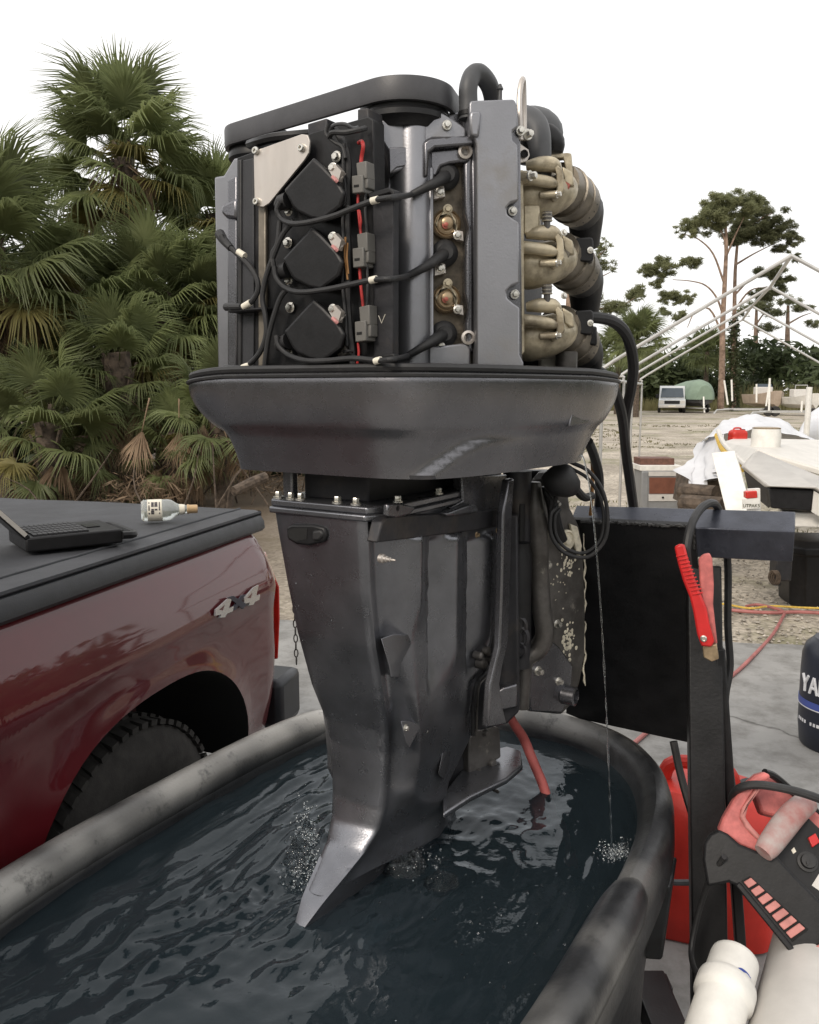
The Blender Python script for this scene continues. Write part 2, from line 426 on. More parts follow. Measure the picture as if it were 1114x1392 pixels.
def water_mat():
    m = bpy.data.materials.new('tank_water'); m.use_nodes = True
    n, l = m.node_tree.nodes, m.node_tree.links; n.clear()
    out = n.new('ShaderNodeOutputMaterial')
    g = n.new('ShaderNodeBsdfRefraction'); g.inputs['Color'].default_value = (.30, .40, .44, 1); g.inputs['IOR'].default_value = 1.33; g.inputs['Roughness'].default_value = 0.02
    d = n.new('ShaderNodeBsdfDiffuse'); d.inputs['Color'].default_value = (.018, .027, .033, 1)
    mx = n.new('ShaderNodeMixShader'); mx.inputs[0].default_value = .62
    l.new(g.outputs[0], mx.inputs[1]); l.new(d.outputs[0], mx.inputs[2])
    gl = n.new('ShaderNodeBsdfGlossy'); gl.inputs['Roughness'].default_value = .05; gl.inputs['Color'].default_value = (.9, .95, 1, 1)
    fr = n.new('ShaderNodeFresnel'); fr.inputs['IOR'].default_value = 1.33
    tc = n.new('ShaderNodeTexCoord')
    nb = n.new('ShaderNodeTexNoise'); nb.inputs['Scale'].default_value = 42; nb.inputs['Detail'].default_value = 3
    l.new(tc.outputs['Object'], nb.inputs['Vector'])
    bp = n.new('ShaderNodeBump'); bp.inputs['Distance'].default_value = .0012; bp.inputs['Strength'].default_value = .8
    l.new(nb.outputs['Fac'], bp.inputs['Height'])
    for x in (gl, fr, g): l.new(bp.outputs[0], x.inputs['Normal'])
    m2 = n.new('ShaderNodeMixShader'); l.new(fr.outputs[0], m2.inputs[0]); l.new(mx.outputs[0], m2.inputs[1]); l.new(gl.outputs[0], m2.inputs[2])
    l.new(m2.outputs[0], out.inputs[0])
    return m
M['water'] = water_mat()
LEG = V((-.09, 1.50, 0))
def wave(x, y):
    d = math.hypot(x - LEG.x, y - LEG.y)
    a = 0.55 + 0.9 * math.exp(-(d / .45) ** 2)
    # crests combed away from the leg, calmer on the right hand side of the tank
    q = V((x, y, 0)); lat = q.dot(TL) + .852
    a *= .42 + .58 / (1 + math.exp(lat * 9))
    w = V((noise.noise(V((x * 3, y * 3, 1))), noise.noise(V((x * 3, y * 3, 7))), 0)) * .09
    xx, yy = x + w.x, y + w.y
    al = xx * .5 + yy * .866; la = xx * .866 - yy * .5
    h = (1 - abs(noise.noise(V((al * 4.5, la * 9, 2))))) ** 2 * .012
    h += (1 - abs(noise.noise(V((al * 11, la * 19, 5))))) ** 2 * .0065
    h += (1 - abs(noise.noise(V((al * 24, la * 38, 3))))) ** 2 * .0034 * (.4 + math.exp(-(d / .5) ** 2))
    h += noise.noise(V((xx * 34, yy * 34, 9))) * .0024
    return (h - .010) * a
NR = 110
wr = []
NW = 200
for j in range(NR + 1):
    f_ = (j / NR) ** .8
    row = []
    for k in range(NW + 1):
        q = oval(2 * math.pi * k / NW, .0045)
        q = TC + (q - TC) * max(f_, .002)
        row.append(V((q.x, q.y, WATER + wave(q.x, q.y))))
    wr.append(row)
struct(MB().grid(wr).build('water', M['water'], recalc=False))
# ------------------------------------------------------------------ pickup truck (bed end)
M['truck'] = mat('maroon_clearcoat', (0.088, 0.0038, 0.0075), 0.5, 0.0, 0.10, 6, coat=1.0, spec=.2)
M['cover'] = mat('tonneau_vinyl', (0.042, 0.044, 0.050), 0.62, 0, 0.25, 7, 0.0006, 500, rvar=0.12)
M['trim'] = mat('bed_rail_plastic', (0.028, 0.029, 0.033), 0.5, 0, 0.2, 20, 0.0004, 350, rvar=0.1)
M['tyre'] = mat('dusty_tyre', (0.026, 0.024, 0.022), 0.85, 0, 0.4, 30, 0.0006, 200)
M['rim'] = mat('wheel_alloy', (0.35, 0.35, 0.36), 0.35, 0.8)
M['well'] = mat('wheel_well_liner', (0.008, 0.008, 0.008), 0.9)
M['lens'] = mat('tail_lamp_red', (0.55, 0.02, 0.012), 0.12, 0, 0.2, 20, coat=1)
M['chrome'] = mat('badge_silver', (0.62, 0.62, 0.62), 0.25, 0.8, 0.05)
M['bumper'] = mat('bumper_step', (0.035, 0.037, 0.042), 0.4, 0.3, 0.2, 12)
T0 = V((-.49, 2.75, 0)); TD = V((-.268, -.963, 0)).normalized(); TN = V((-TD.y, TD.x, 0))   # toward cab, outward
if TN.x < 0: TN = -TN
TZ = V((0, 0, 1))
def tp(t, o, z): return T0 + TD * t + TN * o + TZ * z
truck = thing('pickup_truck', 'dark red four wheel drive pickup truck with black bed cover beside the tank', 'pickup truck', (T0.x, T0.y, 0))
TLN = 2.1
# side skin: columns from the rail down to the arch or the sill
ARC, ARZ, ARR = .73, .33, .53
PROF = [(1.142, -.012), (1.125, .004), (1.10, .018), (1.06, .036), (1.02, .050), (.985, .060), (.965, .0635), (.945, .0600), (.90, .052), (.82, .050), (.74, .052), (.66, .048), (.58, .038), (.50, .022), (.44, .0)]
def prof_o(z):
    for (z0, o0), (z1, o1) in zip(PROF, PROF[1:]):
        if z <= z0 and z >= z1: return o0 + (o1 - o0) * (z0 - z) / (z0 - z1)
    return PROF[0][1] if z > PROF[0][0] else PROF[-1][1]
def arch_z(t):
    d = (t - ARC) / ARR
    return ARZ + ARR * (1 - abs(d) ** 2.5) ** (1 / 2.5) * 1.0 if abs(d) < 1 else None
def bulge(z): return .045 * max(0, min(1, (1.13 - z) / .22)) ** .7 - .02 * max(0, min(1, (.75 - z) / .3))
ts = sorted(set([0, .012, .03, .06] + [ARC - ARR * math.cos(math.pi * k / 40) for k in range(41)] + [.1, .14, 1.3, 1.4, 1.5, 1.7, 1.9, TLN]))
cols = []
for t in ts:
    az = arch_z(t); zb = max(az, .44) if az else .44
    row = []
    for k in range(40):
        z = 1.142 + (zb - 1.142) * k / 39
        o = prof_o(z)
        dr = math.hypot(t - ARC, z - ARZ)                   # flare round the arch
        o += .018 * math.exp(-((dr - ARR) / .07) ** 2) * (1 if z < .93 else max(0, 1 - (z - .93) / .06))
        rc = max(0, .06 - t) / .06                           # rounded rear corner
        o -= .05 * rc ** 2
        tt = t - bulge(z) * max(0, 1 - t / .18)
        row.append(tp(tt, o, z))
    cols.append(row)
side = MB().grid(cols)
side.build('bed_side', M['truck'], truck, ang=60)
# arch lip and well
lip = []
for k in range(41):
    t = ARC - ARR * math.cos(math.pi * k / 40) * .9995; z = max(arch_z(t), .44)
    dr = math.hypot(t - ARC, z - ARZ); o = prof_o(z) + .018 * math.exp(-((dr - ARR) / .07) ** 2)
    lip.append([tp(t, o, z), tp(t, o - .012, z - .003), tp(t, o - .05, z), tp(t, o - .4, z + .02)])
MB().grid(lip).build('wheel_well', M['well'], truck)
MB().obox(tp(ARC - ARR, -.42, .1), TD * ARR * 2, TN * .01, TZ * .9).build('well_wall', M['well'], truck)
# rear face, tailgate, bumper
rear = [tp(.0, -.06, 1.14), tp(-.03, -.01, .90), tp(-.03, -.01, .80), tp(0, -.02, .46), tp(0, -1.75, .46), tp(0, -1.75, 1.14)]
MB().prism(rear, TD * .05).build('tailgate', M['truck'], truck, bevel=.01)
bp_ = MB()
bp_.loft([[tp(-.20, .05, z) + TD * 0 for z in (.44, .62)] + [tp(-.02, .05, .62), tp(-.02, .05, .44)],
          [tp(-.20, -1.8, z) for z in (.44, .62)] + [tp(-.02, -1.8, .62), tp(-.02, -1.8, .44)]])
bp_.build('rear_bumper', M['bumper'], truck, bevel=.025)
MB().loft([[tp(-.030, -.09, 1.07), tp(-.034, -.03, 1.07), tp(-.012, .010, 1.07), tp(.02, .022, 1.07), tp(.03, -.06, 1.07)],
           [tp(-.062, -.09, .95), tp(-.062, -.02, .95), tp(-.040, .034, .95), tp(-.015, .056, .95), tp(.03, -.06, .95)],
           [tp(-.070, -.09, .84), tp(-.070, -.02, .84), tp(-.050, .030, .84), tp(-.028, .050, .84), tp(.03, -.06, .84)],
           [tp(-.055, -.09, .70), tp(-.055, -.02, .70), tp(-.035, .028, .70), tp(-.015, .046, .70), tp(.03, -.06, .70)]]).build('tail_lamp', M['lens'], truck, bevel=.006)
# inner body so nothing is hollow
MB().obox(tp(1.30, -1.75, .42), TD * (TLN - 1.30), TN * 1.72, TZ * .7).build('bed_floor', M['well'], truck)
MB().obox(tp(.02, -1.75, .90), TD * (TLN - .03), TN * 1.70, TZ * .23).build('bed_box', M['well'], truck)
# far side skin
MB().obox(tp(.02, -1.80, .45), TD * (TLN - .02), TN * .05, TZ * .69).build('far_bed_side', M['truck'], truck, bevel=.01)
# rail cap and tonneau cover with a drip edge
rp_ = [(-.03, 1.142), (.0, 1.140), (.010, 1.150), (.008, 1.172), (-.004, 1.190), (-.03, 1.192)]
MB().loft([[tp(-.01, o, z) for o, z in rp_], [tp(TLN, o, z) for o, z in rp_]]).build('bed_rail_cap', M['trim'], truck)
MB().loft([[tp(-.01, -.03, z) + TN * (o) for o, z in ((0, 1.142), (0, 1.19), (-1.72, 1.19), (-1.72, 1.142))], [tp(.03, -.03, z) + TN * o for o, z in ((0, 1.142), (0, 1.19), (-1.72, 1.19), (-1.72, 1.142))]]).build('tailgate_cap', M['trim'], truck)
def cover_z(t, o):
    return 1.206 + .006 * math.sin(max(0, min(1, -o / 1.7)) * math.pi) + .0016 * noise.noise(V((t * 3, o * 4, 0))) + .0012 * noise.noise(V((t * 14, o * 9, 4)))
cvp = []
for i in range(61):
    t = -.02 + (TLN + .02) * i / 60
    row = []
    for k in range(34):
        o = -.012 - 1.72 * (k / 33) ** 1.3
        e = 0
        row.append(tp(t, o, cover_z(t, o) - (.004 if k == 0 else 0)))
    cvp.append(row)
cv = MB().grid(cvp)
cv.loft([[tp(t, -.010, 1.2035), tp(t, -.0085, 1.197), tp(t, -.012, 1.1925), tp(t, -.06, 1.1925), tp(t, -.06, 1.2)] for t in (-.02, .5, 1, 1.5, TLN)], caps=False, closed=False)
cv.loft([[tp(-.02, -.010 - 1.72 * k / 20, 1.2045) for k in range(21)], [tp(-.028, -.010 - 1.72 * k / 20, 1.199) for k in range(21)], [tp(-.026, -.010 - 1.72 * k / 20, 1.180) for k in range(21)]], caps=False, closed=False)
cv.build('bed_cover', M['cover'], truck)
# rolled seam bead of the cover near the edge
MB().tube([tp(t, -.085, cover_z(t, -.085) + .001) for t in [-.02 + .05 * k for k in range(42)]], .0042, 8).build('cover_bead', M['cover'], truck)
# wheel
WC = tp(.80, -.085, .385)
wheel = MB().lathe(WC - TN * .12, TN, [(.20, 0), (.32, -.005), (.375, .02), (.392, .06), (.394, .12), (.392, .18), (.375, .225), (.32, .245), (.24, .24), (.205, .22), (.20, .12)], 56)
wh = wheel.build('wheel', M['tyre'], truck)
tr = MB(); rnd = random.Random(3)
for k in range(58):
    a = 2 * math.pi * k / 58
    for (h, w, sh) in ((.035, .050, .0), (.095, .046, .35), (.150, .046, .7), (.210, .052, 1.0)):
        b = a + sh * .055
        e = TZ * math.cos(b) + TD * math.sin(b); tg = TD * math.cos(b) - TZ * math.sin(b)
        r_ = .382 if h in (.035, .210) else .391
        sk = (TN * .92 + tg * .38).normalized()
        tr.box(WC - TN * .12 + TN * h + e * (r_ + .003), (w, .026, .014), (sk, tg, e))
tr.build('tread_blocks', M['tyre'], wh)
rm = MB().lathe(WC + TN * .06, TN, [(.205, 0), (.205, .03), (.19, .035), (.18, .01), (.05, .02), (.045, .035), (.001, .036)], 32)
for k in range(6):
    a = 2 * math.pi * k / 6; e = TZ * math.cos(a) + TD * math.sin(a); tg = TD * math.cos(a) - TZ * math.sin(a)
    rm.box(WC + TN * .078 + e * .11, (.15, .045, .02), (e, tg, TN))
rm.build('rim', M['rim'], wh)
# the 4x4 badge, slanted raised figures
SIDEP = Plane(tp(0, .0600, 0), TN)
bd = thing_b = None
def badge_poly(pts, d=.006):
    return [SIDEP.hit(px, py, d) for px, py in pts]
b1 = MB()
# zoom reference: left 4, x, right 4
q4a = [(291, 837), (291.5, 829), (307, 815), (314, 812), (309, 827), (316, 824), (314.5, 831), (307, 834), (304, 839), (297, 839.5), (299, 835)]
q4b = [(330, 821), (330.5, 813), (343, 799), (350, 795), (346.5, 811), (352, 808), (351, 815), (345, 818), (342.5, 822), (336, 823), (338, 819)]
for q_ in (q4a, q4b): MB().prism(badge_poly(q_), TN * .005).build('badge_figure', M['chrome'], truck)
M['badge_dark'] = mat('badge_dark_blue', (0.03, 0.035, 0.06), 0.3, 0.3)
b2 = MB()
b2.prism(badge_poly([(309, 812), (316, 810), (334, 821), (329, 828), (322, 822)], .0072), TN * .004)
b2.prism(badge_poly([(312, 831), (319, 829), (333, 808), (327, 809.5)], .0068), TN * .004)
b2.build('x_badge', M['badge_dark'], truck)
for q in ([(298, 829), (305.5, 822), (303, 830)], [(336, 813), (343, 806), (341, 813)]):
    MB().prism(badge_poly(q, .0108), TN * .0007).build('badge_counter', M['truck'], truck)

# ------------------------------------------------------------------ laptop and bottle lying on the cover
def laptop():
    z0 = 1.2175
    A = G(36, 752, z0); B = G(168, 738, z0); C = G(168 - 14, 716, z0)
    u = (B - A).normalized(); w = (C - B); w = (w - u * w.dot(u)).normalized()
    W_ = (B - A).length; D_ = .19
    lp = thing('laptop', 'black rugged laptop standing open on the bed cover', 'laptop', A)
    hb = .036
    MB().obox(A, u * W_, w * D_, TZ * hb).build('base', M['plastic'], lp, bevel=.005)
    hd = MB(); hd.tube([A + u * (W_ - .002) + TZ * .02, A + u * (W_ + .03) + w * .01 + TZ * .018, A + u * (W_ + .034) + w * (D_ * .5) + TZ * .018, A + u * (W_ + .03) + w * (D_ - .01) + TZ * .018, A + u * (W_ - .002) + w * D_ + TZ * .02], .010, 8, sm=4)
    hd.build('carry_handle', M['plastic'], lp)
    M['key'] = mat('laptop_keys', (0.03, 0.03, 0.033), 0.5)
    for r_ in range(5):
        for c_ in range(11):
            MB().obox(A + u * (.02 + c_ * W_ * .052) + w * (.012 + r_ * D_ * .18) + TZ * (hb + .0005), u * W_ * .044, w * D_ * .14, TZ * .004).build('key', M['key'], lp)
    M['pad'] = mat('laptop_touchpad', (0.012, 0.012, 0.013), 0.3)
    MB().obox(A + u * W_ * .70 + w * D_ * .35 + TZ * (hb + .0005), u * W_ * .14, w * D_ * .3, TZ * .002).build('touchpad', M['pad'], lp)
    # lid leans back over the cab side
    up = (TZ * .80 - u * .72).normalized(); nn = w.cross(up)
    L0 = A + u * .012 + TZ * (hb + .002)
    ld = MB().obox(L0, up * .27, w * D_, (up.cross(w)) * .014).build('lid', M['plastic'], lp, bevel=.003)
    M['screen'] = mat('dark_screen', (0.008, 0.010, 0.009), 0.08, coat=.5)
    e = up.cross(w)
    s0 = L0 + up * .02 + w * .014
    sgn = -1 if e.dot(u) > 0 else 1
    base_off = (e * .0145) if e.dot(u) > 0 else (e * -.0012)
    MB().obox(s0 + base_off, up * .235, w * (D_ - .028), e * (.0009)).build('screen', M['screen'], ld)
    M['bezel'] = mat('pale_lid_edge', (0.42, 0.40, 0.37), 0.5)
    MB().obox(L0 - w * .0022 + up * .01, up * .25, w * .002, e * .010).build('lid_edge', M['bezel'], ld)
    for k in (.2, .7):
        MB().cyl(A + u * .008 + w * D_ * k + TZ * (hb + .004), A + u * .008 + w * (D_ * k + .03) + TZ * (hb + .004), .007, seg=10).build('hinge', M['plastic'], lp)
laptop()
def bottle():
    z0 = 1.214
    a = G(193, 709, z0); b = G(270, 706, z0)
    rad = .5 * (S(30, a.y)); ax = (b - a); ax.z = 0; L = ax.length; ax.normalize()
    o = a + TZ * rad
    bt = thing('bottle', 'small clear glass bottle with cream label lying on the bed cover', 'bottle', a)
    gm = bpy.data.materials.new('clear_bottle_glass'); gm.use_nodes = True
    p = gm.node_tree.nodes['Principled BSDF']; p.inputs['Base Color'].default_value = (.82, .86, .84, 1); p.inputs['Transmission Weight'].default_value = .75; p.inputs['Roughness'].default_value = .06
    tn_ = gm.node_tree.nodes.new('ShaderNodeTexNoise'); tn_.inputs['Scale'].default_value = 30
    bpn = gm.node_tree.nodes.new('ShaderNodeBump'); bpn.inputs['Distance'].default_value = .0004; gm.node_tree.links.new(tn_.outputs['Fac'], bpn.inputs['Height']); gm.node_tree.links.new(bpn.outputs[0], p.inputs['Normal'])
    r = rad
    MB().lathe(o, ax, [(r * .3, L * .01), (r * .85, 0), (r, L * .04), (r, L * .45), (r * .95, L * .52), (r * .6, L * .62), (r * .42, L * .70), (r * .38, L * .82)], 24).build('glass_body', gm, bt)
    lm = mat('cream_bottle_label', (.70, .66, .56), .6, var=.05, vscale=60)
    n, l = lm.node_tree.nodes, lm.node_tree.links
    MB().lathe(o + ax * L * .11, ax, [(r * 1.012, 0), (r * 1.012, L * .25)], 24).build('label', lm, bt)
    M['print'] = mat('label_print', (.05, .045, .05), .6)
    # rows of illegible print on the label
    pm = MB(); side_ = ax.cross(TZ).normalized()
    if side_.y > 0: side_ = -side_
    rnd = random.Random(2)
    for c_ in range(4):
        for k in range(7):
            ang = -0.15 + k * .17; e = side_ * math.cos(ang) + TZ * math.sin(ang); tg = -side_ * math.sin(ang) + TZ * math.cos(ang)
            h_ = (.006 if c_ in (0, 3) else .014) * rnd.uniform(.7, 1.1)
            if rnd.random() < .2: continue
            pm.box(o + ax * L * (.14 + c_ * .06) + e * r * 1.016, (h_ * .6, .005, .0006), (ax, tg, e))
    pm.build('label_print', M['print'], bt)
    MB().lathe(o + ax * L * .66, ax, [(r * .50, 0), (r * .48, L * .06), (r * .44, L * .1)], 16).build('neck_label', lm, bt)
    M['cap'] = mat('tan_bottle_cap', (.52, .36, .20), .45, .3)
    MB().lathe(o + ax * L * .80, ax, [(r * .44, 0), (r * .44, L * .03), (r * .40, L * .05), (r * .40, L * .17), (r * .36, L * .19)], 20).build('cap', M['cap'], bt)
bottle()
# ------------------------------------------------------------------ outboard motor
EO = V((.016, 1.70, 0)); HS, HC = math.sin(R(32)), math.cos(R(32))
EF = V((HS, HC, 0)); ES = V((HC, -HS, 0)); EZ = V((0, 0, 1))
def E(f, s, z): return EO + EF * f + ES * s + EZ * z
motor = thing('outboard_motor', 'dark grey outboard motor with its cowl off standing in the tank', 'outboard motor', (EO.x, EO.y, WATER))
AFT = lambda f: Plane(E(f, 0, 0), -EF)
SID = lambda s: Plane(E(0, s, 0), ES)
HN = (EF * -.788 + ES * .616)
HEAD = Plane(at(600, 400, 1.41), HN)
HU = HEAD.u                                    # to the right along the head
def pp(plane, pts, d=0.0): return [plane.hit(px, py, d) for px, py in pts]
def slab(name, plane, pts, d0, d1, m, parent=motor, bevel=.002):
    return MB().prism(pp(plane, pts, d1), -plane.n * (d1 - d0)).build(name, m, parent, bevel=bevel)
def bolt_at(plane, px, py, d, r=.006, h=.006, parent=motor, m='steel', name='bolt'):
    r *= .84; h *= .84
    return MB().bolt(plane.hit(px, py, d), plane.n, r, h).build(name, M[m], parent)

# ---- lower pan
half = [(-.405, 0), (-.405, .10), (-.402, .165), (-.388, .212), (-.355, .248), (-.28, .283), (-.16, .315), (0, .338), (.12, .345), (.22, .335), (.30, .305), (.37, .25), (.42, .17), (.445, .08), (.45, 0)]
outl = half + [(f, -s * 1.06) for f, s in half[-2:0:-1]]
dense = smooth_pts([V((f, s, 0)) for f, s in outl], 8, closed=True)
nd = len(dense)
nrm = []
for i in range(nd):
    t_ = (dense[(i + 1) % nd] - dense[i - 1]).normalized(); nrm.append(V((t_.y, -t_.x, 0)))
if nrm[0].x > 0: nrm = [-q for q in nrm]
def pan_z_droop(f, s):
    # the rim dips a little toward its far corners
    return -.018 * max(0, (-s - .12) / .2) ** 1.5 * (1 if f < .1 else .6) - .012 * max(0, (f - .05) / .4)
ZT, ZB = 1.630, 1.464
def sstep(a, b, x):
    t = max(0, min(1, (x - a) / (b - a))); return t * t * (3 - 2 * t)
levels = [1.0, .985, .965, .93, .88, .8, .7, .62, .57, .53, .49, .45, .4, .34, .28, .22, .16, .1, .05, .0]
rings = []
for lv in levels:
    ring = []
    for i in range(nd):
        p, n_ = dense[i], nrm[i]
        z = ZB + (ZT - ZB) * lv + pan_z_droop(p.x, p.y) * lv
        inset = .010 * max(0, (lv - .93) / .07) ** 2
        low = sstep(.92, -.22, lv)
        amt = .030 + .095 * sstep(-.12, -.24, p.y) + .10 * sstep(.05, .42, p.x)
        inset += amt * 1.12 * low ** 1.15
        if lv < .50: inset += .0065 * sstep(.48, .38, lv)
        # swooping bulge on the starboard flank
        if p.y > 0.05:
            line = .46 * sstep(-.43, -.24, p.x) - .02
            b = sstep(line + .02, line - .16, lv) * sstep(-.42, -.34, p.x) * (1 - sstep(-.30, -.06, p.x))
            inset -= .013 * b
        z_ = z
        ring.append(E(p.x - n_.x * inset, p.y - n_.y * inset, z_))
    rings.append(ring)
pan = MB().loft(rings, caps=False)
pan.build('lower_cowl_pan', M['eng'], motor, ang=55)
# underside and tray inside the rim
MB().prism(rings[-1], EZ * .006).build('pan_underside', M['block'], motor)
inner = [E(dense[i].x - nrm[i].x * .014, dense[i].y - nrm[i].y * .014, ZT - .012 + pan_z_droop(dense[i].x, dense[i].y)) for i in range(nd)]
MB().prism([p - EZ * .03 for p in inner], EZ * .01).build('pan_tray', M['block'], motor)
sealp = [E(dense[i].x - nrm[i].x * .007, dense[i].y - nrm[i].y * .007, ZT + .003 + pan_z_droop(dense[i].x, dense[i].y)) for i in range(nd)]
MB().tube(sealp, .0065, 8, closed=True).build('cowl_seal', M['rubber'], motor)
seal2 = [E(dense[i].x + nrm[i].x * .001, dense[i].y + nrm[i].y * .001, ZT - .008 + pan_z_droop(dense[i].x, dense[i].y)) for i in range(nd)]
MB().tube(seal2, .0035, 6, closed=True).build('rim_groove', M['rubber'], motor)
# latch slot on the starboard side
PSTB = Plane(E(.12, .338, 0), (ES * .97 + EF * -.05))
slab('latch_slot', PSTB, [(778, 549), (803, 547), (803, 553), (778, 555)], -.01, .0005, M['plastic'])
slab('latch_flap', PSTB, [(779, 556), (804, 554), (801, 575), (775, 580)], -.01, -.001, M['eng'])

# ---- leg: level table (left edge px, right corner px, row)
LV = [(367, 499, 700), (372, 500, 730), (385, 503, 800), (399, 510, 869), (419, 522, 942), (437, 527, 985), (445, 527, 1016), (448, 525, 1060), (449, 522, 1089), (448, 513, 1120), (442, 494, 1152), (428, 467, 1187), (411, 438, 1224), (399, 409, 1266)]
def leg_solve(xl, xr, y):
    k = ((xl + xr) / 2 - CX) / FPX
    # mid point on the centre plane: X = k*Y (rows nearly level, so depth taken along the optical axis)
    d = ray((xl + xr) / 2, y)
    # intersect ray with centre plane s = 0
    t = (EO - EYE).dot(ES) / d.dot(ES)
    p = EYE + d * t
    f = (p - EO).dot(EF)
    pr = Plane(p, -EF).hit(xr, y)
    return f, (pr - p).dot(ES), p.z
lvs = [leg_solve(*q) for q in LV]
def interp(tab, z):
    for a, b in zip(tab, tab[1:]):
        if a[0] >= z >= b[0]:
            t = (a[0] - z) / (a[0] - b[0] + 1e-9); return [x + (y - x) * t for x, y in zip(a[1:], b[1:])]
    return list(tab[0][1:]) if z > tab[0][0] else list(tab[-1][1:])
aft_tab = [(z, f, h) for f, h, z in lvs]
ztop = lvs[0][2]; ztip = lvs[-1][2]
def side_s(z):   # half width of the flank
    return [x for x in interp([(ztop, .122), (1.05, .120), (.90, .108), (.80, .096), (.70, .085), (.60, .07)], z)][0]
def fwd_f(z):
    d = {700: 690, 800: 688, 880: 668, 1000: 645, 1060: 615, 1110: 606}
    tab = []
    for y, x in d.items():
        zz = SID(.11).hit(x, y).z; zz = SID(side_s(zz)).hit(x, y).z; tab.append((zz, (SID(side_s(zz)).hit(x, y) - EO).dot(EF)))
    return interp(tab, z)[0]
zl = []
z = ztop
while z > .704: zl.append(z); z -= .006
NSD = 64
# corrugation of the flank: position in pixels on the reference row 790
RIBS = [(536, 562, 735, 868), (588, 611, 735, 935), (640, 659, 735, 905)]
ribf = []
for x0, x1, y0, y1 in RIBS:
    ribf.append(((SID(.122).hit(x0, 790) - EO).dot(EF), (SID(.122).hit(x1, 790) - EO).dot(EF), SID(.122).hit(x0, y0).z, SID(.122).hit(x0, y1).z))
def corr(f, z):
    out = 0
    for k, (f0, f1, z0, z1) in enumerate(ribf):
        nxt = ribf[k + 1][0] if k + 1 < len(ribf) else f1 + .09
        act = sstep(z0 + .01, z0 - .005, z) * sstep(z1 - .03, z1 + .06, z)
        if f < f0: a = -sstep(f0 - .012, f0, f)
        elif f < f1: a = -1 + 1.75 * (f - f0) / (f1 - f0)
        else: a = .75 * (1 - sstep(f1, nxt - .02, f))
        if f0 - .012 <= f <= nxt - .012 or k == len(ribf) - 1 and f > f0 - .012: out += a * act * .021
    return out
rings = []
for z in zl:
    fa, ha = interp(aft_tab, z); ss = max(side_s(z), ha * 1.02); ff = fwd_f(z)
    ring = []
    # aft face: slight crown
    for k in range(13):
        q = k / 12; s_ = (-1 + 2 * q) * (ha - .006)
        ring.append(E(fa - .006 * (1 - (2 * q - 1) ** 2), s_, z))
    side_pts = []
    for k in range(NSD):
        q = k / (NSD - 1); f = fa + .004 + (ff - fa - .004) * q
        wd = .16 + .84 * sstep(.86, .74, z)
        base = ha + (ss - ha) * sstep(0, wd, q) 
        base -= .010 * math.exp(-((q - .055) / .03) ** 2) * sstep(.80, .92, z)       # groove behind the corner
        if k == 0: base = ha - .001
        base -= .012 * sstep(.93, 1.0, q)
        side_pts.append((f, base, q))
    for f, b_, q in side_pts: ring.append(E(f, b_ + corr(f, z) * sstep(.08, .14, q), z))
    for f, b_, q in reversed(side_pts): ring.append(E(f, -b_, z))
    rings.append(ring)
leg = MB().loft(rings)
LEGO = leg.build('exhaust_housing', M['eng_leg'], motor, ang=50)
# aft keel that sweeps back into the water as a fin
rings = []
for f, h, z in [q for q in lvs if q[2] < .80]:
    rings.append([E(f, h, z), E(f - .003, 0, z), E(f, -h, z), E(f + .05, -h * .8, z - .004), E(f + .05, h * .8, z - .004)])
# dense version of the lowest part only
low = []
zz = .735
tabf = aft_tab
while zz > ztip:
    f, h = interp(tabf, zz); h = max(h, .006)
    low.append([E(f, h, zz), E(f - .003, 0, zz), E(f, -h, zz), E(-.10, -.035, zz - .006), E(-.02, -.035, zz - .01), E(-.02, .035, zz - .01), E(-.10, .035, zz - .006)])
    zz -= .005
MB().loft(low).build('tail_fin', M['eng_leg'], motor, ang=50)
# lower unit under water
gc = []
for z, f0, f1, h in ((.72, -.17, .15, .062), (.62, -.15, .15, .05), (.52, -.16, .14, .045), (.44, -.16, .14, .05)):
    gc.append([E(f0, 0, z), E(f0 + .05, h * .8, z), E((f0 + f1) / 2, h, z), E(f1 - .04, h * .6, z), E(f1, 0, z), E(f1 - .04, -h * .6, z), E((f0 + f1) / 2, -h, z), E(f0 + .05, -h * .8, z)])
MB().loft(gc).build('lower_unit', M['eng_leg'], motor, ang=60)
tq = MB()
tq.tube([E(-.22, 0, .38), E(-.15, 0, .38), E(0, 0, .38), (E(.14, 0, .38)), E(.21, 0, .38)], [.045, .062, .066, .05, .012], 20, sm=5)
tq.build('gear_case', M['eng_leg'], motor)
# anti ventilation plate reaching out at the front right of the leg
SP = at(640, 1082, 1.62).z
plate_pts = [G(603, 1106, SP), G(640, 1082, SP), G(690, 1058, SP), G(711, 1040, SP), G(708, 1020, SP), G(690, 1014, SP), G(655, 1022, SP), G(625, 1050, SP), G(602, 1080, SP)]
MB().prism(plate_pts, (0, 0, -.014)).build('trim_plate', M['eng_leg'], motor, bevel=.004)

